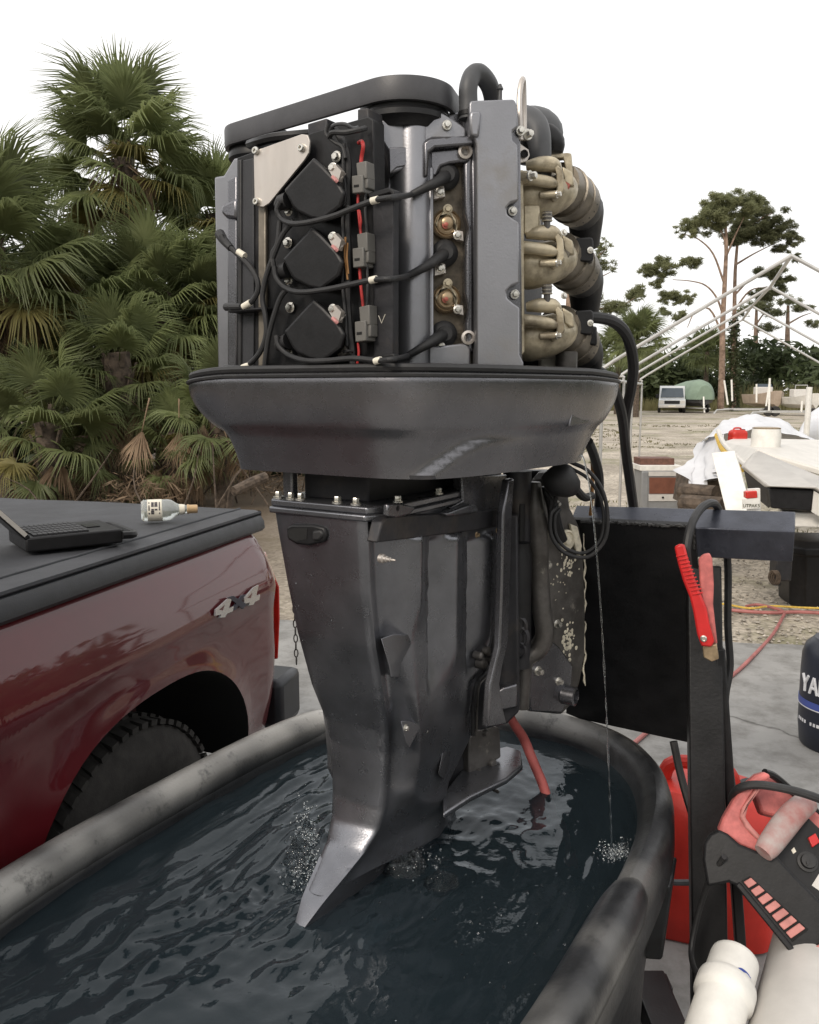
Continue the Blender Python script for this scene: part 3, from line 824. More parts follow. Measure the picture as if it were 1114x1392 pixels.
# ---- deck between the pan and the leg
for (d, y0, y1, ins, m) in ((0, 684, 694, .000, 'eng_leg'), (1, 694, 703, -.006, 'eng_leg')):
    fa, ha, _ = lvs[0]
    z0 = AFT(fa).hit(440, y0).z; z1 = AFT(fa).hit(440, y1).z
    pts = [(fa - .003 + ins, ha + .002), (fa + .03, .123 - ins * .5), (fwd_f(ztop) - .01, .123 - ins * .5), (fwd_f(ztop) - .01, -.123), (fa + .03, -.123), (fa - .003 + ins, -ha - .002)]
    MB().prism([E(f, s, z1) for f, s in pts], (0, 0, z0 - z1)).build('deck_flange', M[m], motor, bevel=.003)
fa, ha, _ = lvs[0]
zt0 = AFT(fa).hit(440, 684).z
MB().prism([E(f, s, zt0 - .002) for f, s in ((fa + .05, ha - .03), (.10, .085), (.22, .07), (.22, -.07), (.10, -.085), (fa + .05, -ha + .03))], (0, 0, ZB - zt0 + .02)).build('upper_mount', M['block'], motor, bevel=.004)
# corner posts between deck and pan
for (f0, f1, s0, s1) in ((fa + .012, fa + .03, -ha + .012, -ha + .034), (.03, .14, .095, .121), (.03, .14, -.121, -.095)):
    MB().prism([E(f0, s0, zt0 - .001), E(f1, s0, zt0 - .001), E(f1, s1, zt0 - .001), E(f0, s1, zt0 - .001)], (0, 0, ZB - zt0 + .01)).build('deck_post', M['eng'], motor, bevel=.004)
for (px, py) in ((379, 686), (396, 683), (409, 682), (459, 682), (484, 684), (541, 683), (596, 681)):
    f = fa + (.012 if px < 500 else .022 + (px - 520) * .0008)
    pl = AFT(fa + .014) if px < 500 else SID(.112)
    p = pl.hit(px, py); p.z = zt0
    b = MB(); b.bolt(p, EZ, .0062, .009); b.build('deck_bolt', M['steel'], motor)
# rigging grommet on the aft face
ga = AFT(lvs[1][0] - .006)
g = MB()
g.prism(pp(ga, [(389, 717), (396, 713), (425, 713), (441, 717), (444, 727), (440, 737), (420, 742), (402, 740), (390, 733)], .008), EF * .03)
GR = g.build('rigging_grommet', M['plastic'], motor, bevel=.004)
g = MB(); g.prism(pp(ga, [(391, 722), (398, 718), (418, 718), (417, 733), (402, 736), (393, 731)], .0088), EF * .004); g.build('grommet_mouth', M['well'], GR)
g = MB(); g.prism(pp(ga, [(424, 722), (436, 720), (440, 727), (434, 735), (424, 736)], .012), EF * .012); g.build('grommet_plug', M['rubber'], GR, bevel=.004)
# apron strip and fittings on the flank
FL = SID(.124)
slab('side_apron', FL, [(520, 709), (530, 702), (640, 696), (690, 690), (690, 714), (640, 722), (513, 738)], -.012, .010, M['block'], bevel=.003)
slab('apron_bump', FL, [(606, 698), (640, 685), (650, 688), (652, 697), (610, 702)], .004, .022, M['eng_leg'], bevel=.004)
slab('side_post', FL, [(628, 646), (690, 645), (690, 700), (628, 697), (612, 690), (630, 680)], -.015, .006, M['eng'], bevel=.003)
slab('cable_tab', FL, [(528, 685), (545, 684), (566, 690), (558, 700), (540, 704), (527, 702)], .004, .014, M['eng'], bevel=.003)
bolt_at(FL, 541, 691, .014, .004, .002, m='plastic')
for (px, py) in ((648, 727), (676, 721)): bolt_at(FL, px, py, .008, .005, .006, m='brass')
pt = FL.hit(517, 759, -.004)
MB().lathe(pt, ES * .5 + EF * -.3 + V((.5, 0, 0)), [(.008, 0), (.008, .007), (.0055, .009), (.0055, .014), (.004, .015), (.004, .021), (.002, .022), (.0025, .027), (.001, .031)], 12).build('grease_fitting', M['plate'], motor)
# recessed pockets on the flank
def pocket(pts, d0, d1, m='eng_leg', name='cast_pocket'):
    # a ramp that leaves the flank flush at its upper edge and stands proud at its foot
    zc = SID(.11).hit(sum(q[0] for q in pts) / len(pts), sum(q[1] for q in pts) / len(pts)).z
    pl = SID(side_s(zc)); y0, y1 = min(q[1] for q in pts), max(q[1] for q in pts)
    fr = [pl.hit(x, y, -.002 + d1 * (y - y0) / (y1 - y0)) for x, y in pts]; bk = [pl.hit(x, y, -.03) for x, y in pts]
    MB().loft([bk, fr]).build(name, M[m], motor, bevel=.0015)
pocket([(518, 868), (535, 862), (562, 863), (558, 878), (545, 903), (543, 921), (531, 921), (529, 905)], -.02, .007, 'eng_leg', 'cast_step')
pocket([(545, 980), (556, 980), (573, 985), (566, 1000), (557, 1018), (552, 1010)], -.035, .006, 'eng_leg', 'cast_step')
bolt_at(SID(.105), 551, 990, .008, .006, .006, m='steel'); bolt_at(SID(.105), 579, 994, .004, .003, .004, m='steel')
pocket([(605, 1007), (621, 1003), (612, 1030), (603, 1060), (596, 1052)], -.045, .010, 'eng_leg', 'cast_step')
# coolant pipe and fittings at the front edge of the flank
pf = MB(); pf.tube([SID(.125).hit(661, 905), SID(.125).hit(660, 915), SID(.125).hit(648, 930), SID(.12).hit(644, 960), SID(.12).hit(643, 1000)], .0045, 8, sm=5)
pf.build('coolant_pipe', M['plastic'], motor)
pf = MB(); pf.tube([SID(.125).hit(664, 905), SID(.125).hit(663, 918), SID(.125).hit(652, 932), SID(.12).hit(649, 960), SID(.12).hit(648, 1000)], .0025, 8, sm=5)
pf.build('coolant_pipe', M['greybracket'], motor)
for (px, py, r_) in ((650, 900, .013), (661, 894, .011), (655, 884, .010), (645, 890, .008)):
    MB().lathe(SID(.12).hit(px, py), ES, [(r_, 0), (r_, .016), (r_ * .7, .019), (r_ * .3, .020)], 12).build('pipe_fitting', M['greybracket'], motor)
blk = Plane(SID(.09).hit(655, 1020), ES * .9 - EF * .3)
slab('lower_mount_block', blk, [(638, 1003), (650, 992), (668, 988), (680, 990), (682, 1030), (666, 1040), (638, 1062)], -.05, .006, M['greybracket'], bevel=.004)
for (px, py, r_) in ((648, 1050, .010), (666, 1036, .010), (618, 1076, .006), (626, 1077, .007), (672, 1074, .004), (658, 995, .008)):
    MB().lathe(blk.hit(px, py, .002), blk.n, [(r_, -.01), (r_, .010), (r_ * .8, .014), (r_ * .3, .0145)], 12).build('mount_bolt', M['greybracket'], motor)

slab('lower_yoke', Plane(SID(.06).hit(625, 1040), ES * .8 - EF * .6), [(596, 1000), (650, 975), (655, 1058), (632, 1078), (604, 1104), (594, 1100)], -.04, 0, M['block'], bevel=.004)
# ---- swivel tube and clamp bracket
BR = Plane(at(760, 800, 1.86), ES * .93 - EF * .36)
slab('swivel_edge', Plane(at(690, 800, 1.68), ES), [(692, 652), (700, 650), (697, 700), (694, 800), (692, 870), (684, 905), (680, 930), (684, 960), (690, 985), (664, 990), (668, 930), (680, 880), (683, 800), (685, 700)], -.012, .004, M['eng'], bevel=.004)
MB().cyl(at(704, 905, 1.80), at(704, 640, 1.80), .030, seg=24).build('swivel_tube', M['block'], motor)
MB().lathe(at(705, 870, 1.78), EZ, [(.026, 0), (.026, .19), (.022, .20), (.022, .215), (.012, .22), (.011, .30)], 20).build('trim_cylinder', M['plastic'], motor)
for k, (py, r_) in enumerate(((865, .030), (850, .026), (882, .024))):
    MB().lathe(at(702, py, 1.765), -EF + ES * .4, [(r_, -.02), (r_, .006), (r_ * .8, .010), (r_ * .78, .006), (r_ * .5, .006), (r_ * .45, .012), (.002, .012)], 20).build('tilt_pivot', M['block'], motor)
slab('swivel_foot', Plane(at(690, 950, 1.72), ES * .6 - EF * .8), [(664, 950), (684, 935), (704, 930), (704, 962), (684, 966), (664, 964)], -.06, .004, M['eng'], bevel=.004)
slab('swivel_bracket', Plane(at(715, 800, 1.90), V((-.2, -1, 0))), [(684, 640), (748, 640), (752, 880), (745, 965), (690, 965), (684, 900)], -.04, 0, M['block'], bevel=.004)
slab('swivel_lower', Plane(at(670, 860, 1.74), V((-.2, -1, 0))), [(640, 700), (704, 700), (706, 968), (690, 984), (642, 996)], -.03, 0, M['block'], bevel=.004)
# bright rounded aft edge of the clamp bracket
cl = [at(x, y, 1.80) for x, y in ((728, 655), (727, 690), (731, 720), (733, 780), (737, 830), (741, 862), (732, 884), (715, 898), (711, 930), (709, 962))]
MB().tube(cl, [.012, .022, .0235, .022, .021, .021, .020, .018, .018, .018], 12, sm=4).build('bracket_edge', M['greybracket'], motor)
BRP = [(741, 655), (752, 642), (770, 640), (776, 690), (789, 716), (794, 760), (797, 830), (796, 890), (790, 925), (782, 955), (764, 972), (722, 968), (712, 960), (713, 905), (735, 888), (748, 864), (742, 800), (737, 720)]
CB = slab('clamp_bracket', BR, BRP, -.045, .0, M['greybracket'], bevel=.006)
slab('bracket_web', BR, [(722, 968), (713, 905), (748, 868), (762, 880), (780, 905), (776, 950), (764, 970)], 0, .010, M['eng'], bevel=.004)
for (px, py, r_, h_) in ((757, 848, .008, .012), (731, 912, .009, .014), (759, 926, .008, .012), (758, 685, .006, .008), (746, 768, .008, .006)):
    bolt_at(BR, px, py, .009 if py > 880 else .0, r_, h_, m='steel', name='bracket_bolt')
MB().lathe(BR.hit(766, 944, .004), BR.n + V((.7, 0, 0)), [(.022, 0), (.022, .03), (.017, .032), (.016, .02), (.001, .02)], 20).build('tilt_tube_end', M['eng'], motor)
MB().lathe(BR.hit(769, 734, .0), BR.n, [(.024, 0), (.024, .006), (.020, .009), (.017, .005), (.012, .006), (.009, .011), (.001, .011)], 22).build('pivot_nut', M['corr'], motor)
# crust of dried white salt on the bracket
rnd = random.Random(11)
def crust(name, cx_, cy_, w, h, n, d=.001, rmin=.0015, rmax=.006):
    c = MB()
    for k in range(n):
        px = cx_ + rnd.gauss(0, w); py = cy_ + rnd.gauss(0, h)
        px = min(px, 797)
        r_ = rnd.uniform(rmin, rmax)
        p = BR.hit(px, py, d)
        c.ball(p, r_, r_ * rnd.uniform(.8, 1.4), r_ * rnd.uniform(.8, 1.6), 7, 5, (BR.n * .18, BR.u, BR.v))
    return stuff(c.build(name, M['corr'], motor))
crust('salt_crust', 773, 872, 4, 12, 70, rmin=.0008, rmax=.0042)
crust('salt_crust', 774, 768, 6, 6, 44, rmin=.0008, rmax=.0036)
crust('salt_crust', 752, 775, 14, 40, 40, rmin=.0008, rmax=.0022)
ed = MB()
pts = [BR.hit(794 + rnd.uniform(-1, 3), y, -.004) for y in range(715, 935, 7)]
ed.tube(pts, [rnd.uniform(.0008, .0032) for _ in pts], 6); stuff(ed.build('sealant_bead', M['corr'], motor))
slab('pale_spacer', BR, [(776, 712), (786, 716), (792, 742), (789, 760), (783, 742)], .0, .008, M['corr'], bevel=.002)
# knuckle under the pan at the top of the bracket
kn = MB(); kn.tube([at(752, 640, 1.74), at(762, 652, 1.73), at(774, 660, 1.73), at(780, 664, 1.74)], [.03, .036, .028, .015], 12, sm=3); kn.build('steering_knuckle', M['rubber'], motor)
kn = MB(); kn.tube([at(745, 660, 1.78), at(752, 690, 1.78), at(756, 715, 1.79), at(765, 735, 1.80)], [.014, .013, .015, .012], 10, sm=4); kn.build('steering_link', M['plastic'], motor)
for (a, b, c) in (((742, 668), (750, 680), (748, 692)), ((752, 660), (757, 672), (752, 690))):
    MB().tube([at(*a, 1.75), at(*b, 1.745), at(*c, 1.75)], .0045, 7, sm=4).build('short_hose', M['plastic'], motor)
# ------------------------------------------------------------------ powerhead
M['pinkmark'] = mat('terminal_paint', (.50, .22, .21), .5)
CP = AFT(-.35)                                   # coil plate plane
# crankcase core so the engine is solid from every side
zt = at(560, 186, 1.41).z
MB().prism([E(f, s, ZT - .02) for f, s in ((-.30, .06), (-.12, .20), (.22, .17), (.30, .08), (.30, -.08), (.22, -.17), (-.12, -.20), (-.30, -.12))], (0, 0, zt - ZT + .02)).build('crankcase', M['block'], motor, bevel=.012)
MB().lathe(E(.10, 0, zt - .01), EZ, [(.13, 0), (.14, .02), (.14, .07), (.12, .085), (.03, .09)], 40).build('flywheel', M['plastic'], motor)
# coil bracket
slab('coil_bracket', CP, [(322, 214), (344, 206), (430, 178), (500, 158), (508, 162), (512, 500), (322, 506)], -.03, 0, M['plastic'])
slab('bracket_rail', CP, [(323, 217), (328, 216), (328, 506), (323, 506)], 0, .006, M['rubber'])
slab('bracket_panel', CP, [(329, 218), (345, 214), (345, 500), (329, 502)], 0, .003, M['trim'])
slab('bracket_bar', CP, [(351, 280), (361, 278), (361, 500), (351, 501)], 0, .007, M['bronze_dark'])
slab('side_panel', CP, [(506, 272), (530, 264), (535, 272), (535, 492), (508, 496)], -.012, .004, M['block'])
slab('panel_lip', CP, [(500, 262), (528, 254), (536, 258), (537, 270), (530, 262), (502, 270)], .0, .022, M['plastic'])
slab('panel_lip', CP, [(503, 380), (532, 374), (533, 379), (504, 386)], .0, .014, M['plastic'])
slab('panel_lip', CP, [(504, 484), (536, 480), (537, 490), (505, 495)], .0, .014, M['plastic'])
# chalk mark
mk = MB(); mk.tube([CP.hit(515, 429, .0045), CP.hit(519, 439, .0045), CP.hit(524, 427, .0045)], .0006, 5); mk.build('chalk_tick', M['whiteband'], motor)
# port head cover seen edge on at the left
PE = AFT(-.285)
slab('port_head_cover', PE, [(291, 240), (304, 238), (318, 214), (326, 214), (326, 508), (296, 508)], -.16, 0, M['eng_light'], bevel=.004)
slab('port_cover_edge', PE, [(309, 244), (322, 238), (322, 506), (309, 506)], 0, .012, M['eng'], bevel=.003)
slab('port_boss', PE, [(300, 278), (322, 268), (322, 298), (306, 296), (300, 290)], 0, .02, M['eng'], bevel=.006)
# triangular steel plate
TPp = CP
tpl = slab('steel_plate', TPp, [(345, 211), (351, 203), (410, 182), (418, 183), (421, 191), (420, 207), (414, 217), (366, 276), (358, 281), (349, 280), (346, 272)], .014, .018, M['plate'], bevel=.0008)
for (px, py) in ((349, 205), (411, 201), (350, 274)):
    MB().lathe(CP.hit(px, py, .018), CP.n, [(.0062, 0), (.0062, .004), (.005, .006), (.0028, .006), (.0025, .003), (.0005, .003)], 14).build('cap_screw', M['steel'], motor)
    MB().cyl(CP.hit(px, py, 0), CP.hit(px, py, .0145), .006, seg=10).build('standoff', M['plastic'], motor)
# ignition coils
for k, dy in enumerate((0, 94, 192)):
    q = [(427, 214), (441, 226), (462, 248), (470, 262), (465, 281), (440, 300), (424, 297), (404, 287), (398, 280), (387, 258)]
    q = [(x + (-2 if k == 1 else 0), y + dy) for x, y in q]
    c = MB(); top = pp(CP, q, .042); bot = pp(CP, [(x + 3, y + 2) for x, y in q], .0)
    cen = sum(top, V((0, 0, 0))) / len(top)
    lid = [cen + (p - cen) * .93 + CP.n * .003 for p in top]
    c.loft([bot, top, lid])
    co = c.build('ignition_coil', M['plastic'], motor, bevel=.002)
    # lead boot at the lower left and terminal clip at the upper right
    MB().tube([CP.hit(392, 272 + dy, .022), CP.hit(383, 275 + dy, .022), CP.hit(378, 280 + dy, .02)], [.013, .012, .008], 12).build('coil_boot', M['rubber'], co)
    MB().prism(pp(CP, [(446, 228 + dy), (455, 222 + dy), (464, 232 + dy), (460, 246 + dy), (452, 240 + dy)], .047), -CP.n * .01).build('terminal_clip', M['plate'], co)
    MB().tube([CP.hit(452, 240 + dy, .05), CP.hit(457, 245 + dy, .05), CP.hit(459, 247 + dy, .048)], .0028, 7).build('terminal_sleeve', M['pinkmark'], co)
    MB().tube([CP.hit(459, 246 + dy, .046), CP.hit(466, 240 + dy, .04), CP.hit(470, 236 + dy, .03)], .0012, 6).build('terminal_wire', M['plate'], co)
    for (px, py) in ((453, 228 + dy), (393, 287 + dy)): bolt_at(CP, px, py, .043 if px > 440 else .01, .0062, .006)
for (px, py) in ((458, 213), (392, 330), (395, 418)): bolt_at(CP, px, py, .004, .007, .007)
MB().lathe(CP.hit(468, 476, 0), CP.n, [(.011, 0), (.011, .008), (.008, .010), (.001, .010)], 18).build('round_plug', M['plate'], motor)
# connectors and wiring column
for (y0, y1, x0) in ((221, 263, 478), (318, 364, 479), (417, 465, 482)):
    h = y1 - y0
    c = MB()
    c.prism(pp(CP, [(x0 + 6, y0), (x0 + 20, y0 - 3), (x0 + 21, y0 + h * .5), (x0 + 8, y0 + h * .55)], .026), -CP.n * .022)
    c.prism(pp(CP, [(x0, y0 + h * .42), (x0 + 15, y0 + h * .38), (x0 + 16, y1 - 2), (x0 + 1, y1)], .030), -CP.n * .026)
    c.prism(pp(CP, [(x0 + 17, y0 + h * .5), (x0 + 22, y0 + h * .48), (x0 + 22, y1 - 8), (x0 + 17, y1 - 6)], .024), -CP.n * .02)
    cn = stuff(c.build('wire_connector', M['conn'], motor, bevel=.0015))
    MB().prism(pp(CP, [(x0 + 3, y0 + h * .72), (x0 + 10, y0 + h * .70), (x0 + 10, y0 + h * .78), (x0 + 3, y0 + h * .8)], .0305), -CP.n * .002).build('connector_slot', M['well'], motor)
def wire(name, pts, r, m, plane=CP, d=.02, sm=6, seg=8):
    P_ = [plane.hit(q[0], q[1], q[2] if len(q) > 2 else d) for q in pts]
    return MB().tube(P_, r, seg, sm=sm).build(name, M[m], motor)
wire('harness', [(452, 172, .02), (462, 185, .02), (470, 200, .022), (474, 225), (473, 260), (472, 300), (474, 350), (473, 400), (475, 440), (479, 475), (480, 495)], .0055, 'rubber')
wire('harness', [(468, 195), (467, 230), (470, 262), (466, 300), (468, 340), (466, 385), (470, 430), (472, 470)], .0025, 'rubber', d=.028)
wire('harness', [(446, 168, .03), (444, 182, .03), (455, 193, .03), (466, 200, .03), (470, 215, .03)], .003, 'rubber')
wire('harness_loop', [(450, 178, .02), (454, 170, .03), (468, 168, .03), (480, 174, .02), (487, 173, .01)], .0028, 'hosegrey')
wire('harness_loop', [(448, 186, .03), (453, 180, .04), (470, 180, .04), (490, 176, .03), (497, 174, .01)], .004, 'rubber')
wire('red_lead', [(488, 194, .012), (492, 192, .02), (494, 199, .024), (492, 212, .02), (491, 222, .02)], .0030, 'redwire')
wire('red_lead', [(487, 263), (487, 280), (489, 300), (491, 318)], .0022, 'redwire')
wire('red_lead', [(489, 286), (491, 300), (490, 312), (492, 320)], .0018, 'redwire', d=.022)
wire('red_lead', [(489, 364), (491, 390), (494, 417)], .0024, 'redwire')
wire('red_lead', [(487, 466), (488, 480), (486, 494)], .002, 'redwire')
wire('orange_lead', [(470, 322), (469, 345), (471, 365), (473, 380)], .0016, 'orangewire', d=.030)
wire('orange_lead', [(473, 330), (472, 350), (474, 372)], .0014, 'orangewire', d=.031)
wire('dark_red_lead', [(497, 262), (497, 290), (499, 320), (498, 345), (500, 380), (499, 415)], .0022, 'rubber')
for y in (282, 385, 478): MB().tube([CP.hit(467, y, .028), CP.hit(473, y - 1, .034), CP.hit(480, y, .026)], .0022, 6, sm=3).build('cable_tie', M['rubber'], motor)

# ---- starboard cylinder head
hb = slab('head_block', HEAD, [(512, 166), (520, 158), (640, 150), (704, 150), (706, 505), (540, 505), (514, 300)], -.16, -.034, M['eng'], bevel=.004)
# rounded bank left of the plug valley (vertical half round)
rings = []
zA, zB_ = HEAD.hit(565, 160).z, HEAD.hit(565, 503).z
bp0 = HEAD.hit(534, 350, 0); bp1 = HEAD.hit(592, 350, 0)
for z, sc in ((zA, .86), (zA - .004, .96), (zA - .015, 1), (zB_, 1)):
    ring = []
    c0 = (bp0 + bp1) / 2; w_ = (bp1 - bp0).length / 2
    for k in range(17):
        a = math.pi * k / 16
        ring.append(V((c0.x, c0.y, 0)) - HU * math.cos(a) * w_ * 1.02 + HEAD.n * (-.040 + .050 * math.sin(a) ** .8 * sc) + EZ * z)
    ring += [V((c0.x, c0.y, 0)) + HU * w_ - HEAD.n * .06 + EZ * z, V((c0.x, c0.y, 0)) - HU * w_ - HEAD.n * .06 + EZ * z]
    rings.append(ring)
MB().loft(rings).build('cam_bank', M['eng_light'], motor, ang=40)
# flat upper face with cast steps
slab('head_upper_plate', HEAD, [(512, 178), (520, 161), (600, 152), (627, 168), (634, 174), (634, 188), (588, 188), (576, 194), (576, 240), (570, 236), (548, 230), (532, 236), (528, 205)], -.05, .004, M['eng_light'], bevel=.003)
slab('cast_step_plate', HEAD, [(529, 200), (576, 199), (576, 236), (571, 232), (556, 224), (540, 227), (530, 236)], .0038, .0068, M['eng'], bevel=.002)
# valley walls and floor
slab('valley_floor', HEAD, [(584, 196), (646, 192), (648, 500), (586, 500)], -.06, -.030, M['brown'])
slab('valley_top_lip', HEAD, [(576, 193), (584, 187), (640, 183), (645, 188), (645, 196), (592, 200), (584, 206), (582, 240), (576, 240)], -.035, .010, M['eng'], bevel=.004)
slab('valley_shelf', HEAD, [(584, 204), (642, 198), (642, 222), (628, 220), (612, 222), (600, 226), (594, 240), (585, 240)], -.035, -.006, M['eng'], bevel=.004)
slab('valley_left_wall', HEAD, [(583, 226), (590, 226), (590, 470), (600, 470), (634, 466), (640, 474), (640, 503), (583, 503)], -.035, .0, M['eng_light'], bevel=.003)
slab('valley_right_wall', HEAD, [(631, 222), (642, 210), (644, 480), (634, 474), (633, 440), (637, 420), (632, 400), (633, 330), (637, 310), (632, 290)], -.035, -.004, M['eng'], bevel=.004)
# flat valve cover with scalloped bolt notches
vc = [(638, 140), (641, 136), (699, 134), (703, 140), (705, 172), (698, 177), (697, 190), (704, 196), (706, 272), (695, 275), (689, 282), (690, 291), (698, 297), (706, 302), (707, 384), (696, 388), (689, 395), (690, 405), (698, 412), (707, 418), (707, 482), (712, 492), (713, 504), (648, 504), (648, 196), (645, 188), (638, 182)]
slab('valve_cover', HEAD, vc, -.10, .020, M['eng_light'], bevel=.004)
slab('cover_flange', HEAD, [(640, 150), (708, 146), (711, 506), (646, 506)], -.10, -.004, M['eng'], bevel=.003)
slab('cover_side_step', HEAD, [(638, 158), (640, 150), (655, 150), (652, 186), (640, 184)], -.02, .026, M['eng_light'], bevel=.004)
for (px, py) in ((608, 170), (708, 178), (697, 287), (700, 400), (511, 184)):
    bolt_at(HEAD, px, py, .006 if px < 640 else .0, .0062, .009)
# plug leads
LEAD = [[(381, 274), (377, 286), (384, 298), (400, 304), (425, 301), (455, 293), (480, 283), (510, 272), (535, 268)], [(373, 362), (376, 378), (388, 391), (408, 397), (440, 394), (475, 387), (508, 380), (532, 379)], [(376, 456), (379, 470), (392, 482), (415, 490), (445, 490), (480, 487), (514, 490), (535, 488)]]
HEADP = [[(560, 264, .02), (585, 252, .02), (600, 244, .006), (607, 239, -.018)], [(556, 374, .02), (580, 362, .02), (596, 351, .006), (605, 344, -.018)], [(555, 483, .02), (578, 470, .02), (594, 460, .006), (604, 454, -.018)]]
WB = [(510, 272), (508, 380), (514, 490)]
for a, b, wb in zip(LEAD, HEADP, WB):
    pts = [CP.hit(x, y, .052 if x > 395 else .035) for x, y in a] + [HEAD.hit(*q) for q in b]
    ld = MB().tube(pts, .0043, 10, sm=6).build('plug_lead', M['rubber'], motor)
    d = (CP.hit(wb[0] + 4, wb[1] - 1, .052) - CP.hit(wb[0] - 4, wb[1] + 1, .052)).normalized()
    c = CP.hit(*wb, .052); MB().cyl(c - d * .006, c + d * .006, .0052, seg=12).build('lead_marker', M['whiteband'], ld)
    bt = [HEAD.hit(*q) for q in b]
    MB().tube([bt[0], bt[1], bt[2], bt[3]], [.0055, .0075, .0095, .012], 12, sm=4).build('plug_boot', M['rubber'], ld)
    MB().lathe(bt[3] - HEAD.n * .004, HEAD.n, [(.022, 0), (.022, .005), (.018, .010), (.013, .013), (.012, .018)], 18).build('plug_seal', M['rubber'], ld)
# left hand leads
for pts in ([(301, 320), (306, 329), (322, 344), (338, 360), (349, 378), (351, 394), (344, 408), (334, 416), (318, 419), (311, 417)],
            [(400, 300), (385, 318), (372, 348), (361, 380), (357, 405), (361, 430), (362, 455), (354, 478), (340, 494), (325, 501), (311, 502)],
            [(396, 388), (383, 402), (374, 425), (366, 455), (362, 480), (360, 500)],
            [(381, 300), (378, 330), (371, 345), (372, 362)]):
    P_ = [CP.hit(x, y, .028) for x, y in pts]
    ld = MB().tube(P_, .0045, 9, sm=6).build('plug_lead', M['rubber'], motor)
for (a, b) in (((324, 342), (333, 348)), ((331, 417), (341, 411)), ((330, 500), (340, 496))):
    MB().cyl(CP.hit(*a, .028), CP.hit(*b, .028), .0056, seg=12).build('lead_marker', M['whiteband'], motor)
for y in (417, 501):
    MB().tube([CP.hit(308, y, .02), CP.hit(318, y, .028), CP.hit(328, y, .028)], [.007, .0065, .0055], 10).build('plug_boot', M['rubber'], motor)
    slab('lead_clip', CP, [(310, y + 3), (360, y), (360, y + 4), (310, y + 8)], 0, .03, M['plastic'])
MB().tube([CP.hit(299, 318, .015), CP.hit(304, 326, .024), CP.hit(314, 337, .028)], [.009, .0075, .006], 10).build('plug_boot', M['rubber'], motor)
# injector clamps in the valley
for y in (306, 407):
    ij = MB().lathe(HEAD.hit(606, y, -.030), HEAD.n, [(.024, 0), (.024, .012), (.0215, .015), (.0195, .012), (.018, .012), (.0175, .018), (.0145, .020), (.0135, .014), (.010, .014), (.0095, .022), (.006, .024)], 24).build('injector', M['brass'], motor)
    MB().lathe(HEAD.hit(606, y, -.010), HEAD.n, [(.006, 0), (.006, .003), (.0035, .0035), (.0035, .008), (.001, .009)], 14).build('injector_tip', M['copper'], ij)
    slab('clamp_fork', HEAD, [(597, y - 10), (602, y - 18), (604, y - 27), (611, y - 27), (614, y - 18), (621, y - 8), (623, y + 10), (618, y + 14), (619, y - 2), (612, y - 14), (600, y - 12), (594, y + 2), (592, y - 3)], -.024, -.010, M['bronze'], bevel=.002)
    bolt_at(HEAD, 609, y - 22, -.010, .0062, .006, m='bronze'); bolt_at(HEAD, 622, y + 14, -.010, .0055, .007)
    slab('clamp_tab', HEAD, [(618, y + 6), (630, y + 8), (631, y + 22), (624, y + 20), (617, y + 16)], -.03, -.010, M['plate'], bevel=.001)
for (px, py) in ((598, 261), (599, 365), (599, 470)):
    slab('clamp_tab', HEAD, [(px - 8, py - 6), (px + 6, py - 10), (px + 8, py + 6), (px - 8, py + 10)], -.03, -.012, M['plate'], bevel=.001)
    bolt_at(HEAD, px, py, -.012, .006, .007)
for (px, py) in ((632, 207), (636, 459)):
    MB().lathe(HEAD.hit(px, py, -.006), HEAD.n, [(.0115, 0), (.0115, .008), (.0075, .009), (.006, .0), (.001, .0)], 18).build('threaded_boss', M['plate'], motor)

# ---- timing belt and cam pulleys
bz0, bz1 = at(550, 136, 1.375).z, at(550, 101, 1.375).z
cR = at(550, 130, 1.455); cL = at(353, 165, 1.66); cB = E(.10, 0, 0)
rR, rL, rB = .081, .064, .10
def hull3(cs):
    pts = []
    for c, r in cs:
        for k in range(72):
            a = 2 * math.pi * k / 72; pts.append((c.x + r * math.cos(a), c.y + r * math.sin(a)))
    pts = sorted(set(pts))
    def half_(ps):
        h = []
        for p in ps:
            while len(h) >= 2 and (h[-1][0] - h[-2][0]) * (p[1] - h[-2][1]) - (h[-1][1] - h[-2][1]) * (p[0] - h[-2][0]) <= 0: h.pop()
            h.append(p)
        return h
    lo, up = half_(pts), half_(pts[::-1]); return lo[:-1] + up[:-1]
def resample(h, step):
    out = []
    for i in range(len(h)):
        a, b = V((*h[i], 0)), V((*h[(i + 1) % len(h)], 0)); n = max(1, int((b - a).length / step))
        out += [a.lerp(b, k / n) for k in range(n)]
    return out
ho = resample(hull3([(cR, rR), (cL, rL), (cB, rB)]), .006)
hi = resample(hull3([(cR, rR - .007), (cL, rL - .007), (cB, rB - .007)]), .006)
cen = (cR + cL + cB) / 3
nB = len(ho)
def off(h, d):
    n = len(h); out = []
    for i in range(n):
        t = (h[(i + 1) % n] - h[i - 1]).normalized(); out.append(h[i] + V((t.y, -t.x, 0)) * d)
    return out
o1 = ho; i1 = off(ho, -.007)
bh = bz1 - bz0
ring = lambda h, z: [V((p.x, p.y, z)) for p in h]
MB().loft([ring(o1, bz0 + .002), ring(off(ho, .001), bz0 + .006), ring(off(ho, .001), bz1 - .004), ring(o1, bz1), ring(i1, bz1), ring(i1, bz0 + .002), ring(o1, bz0 + .002)], caps=False).build('timing_belt', M['belt'], motor, ang=50)
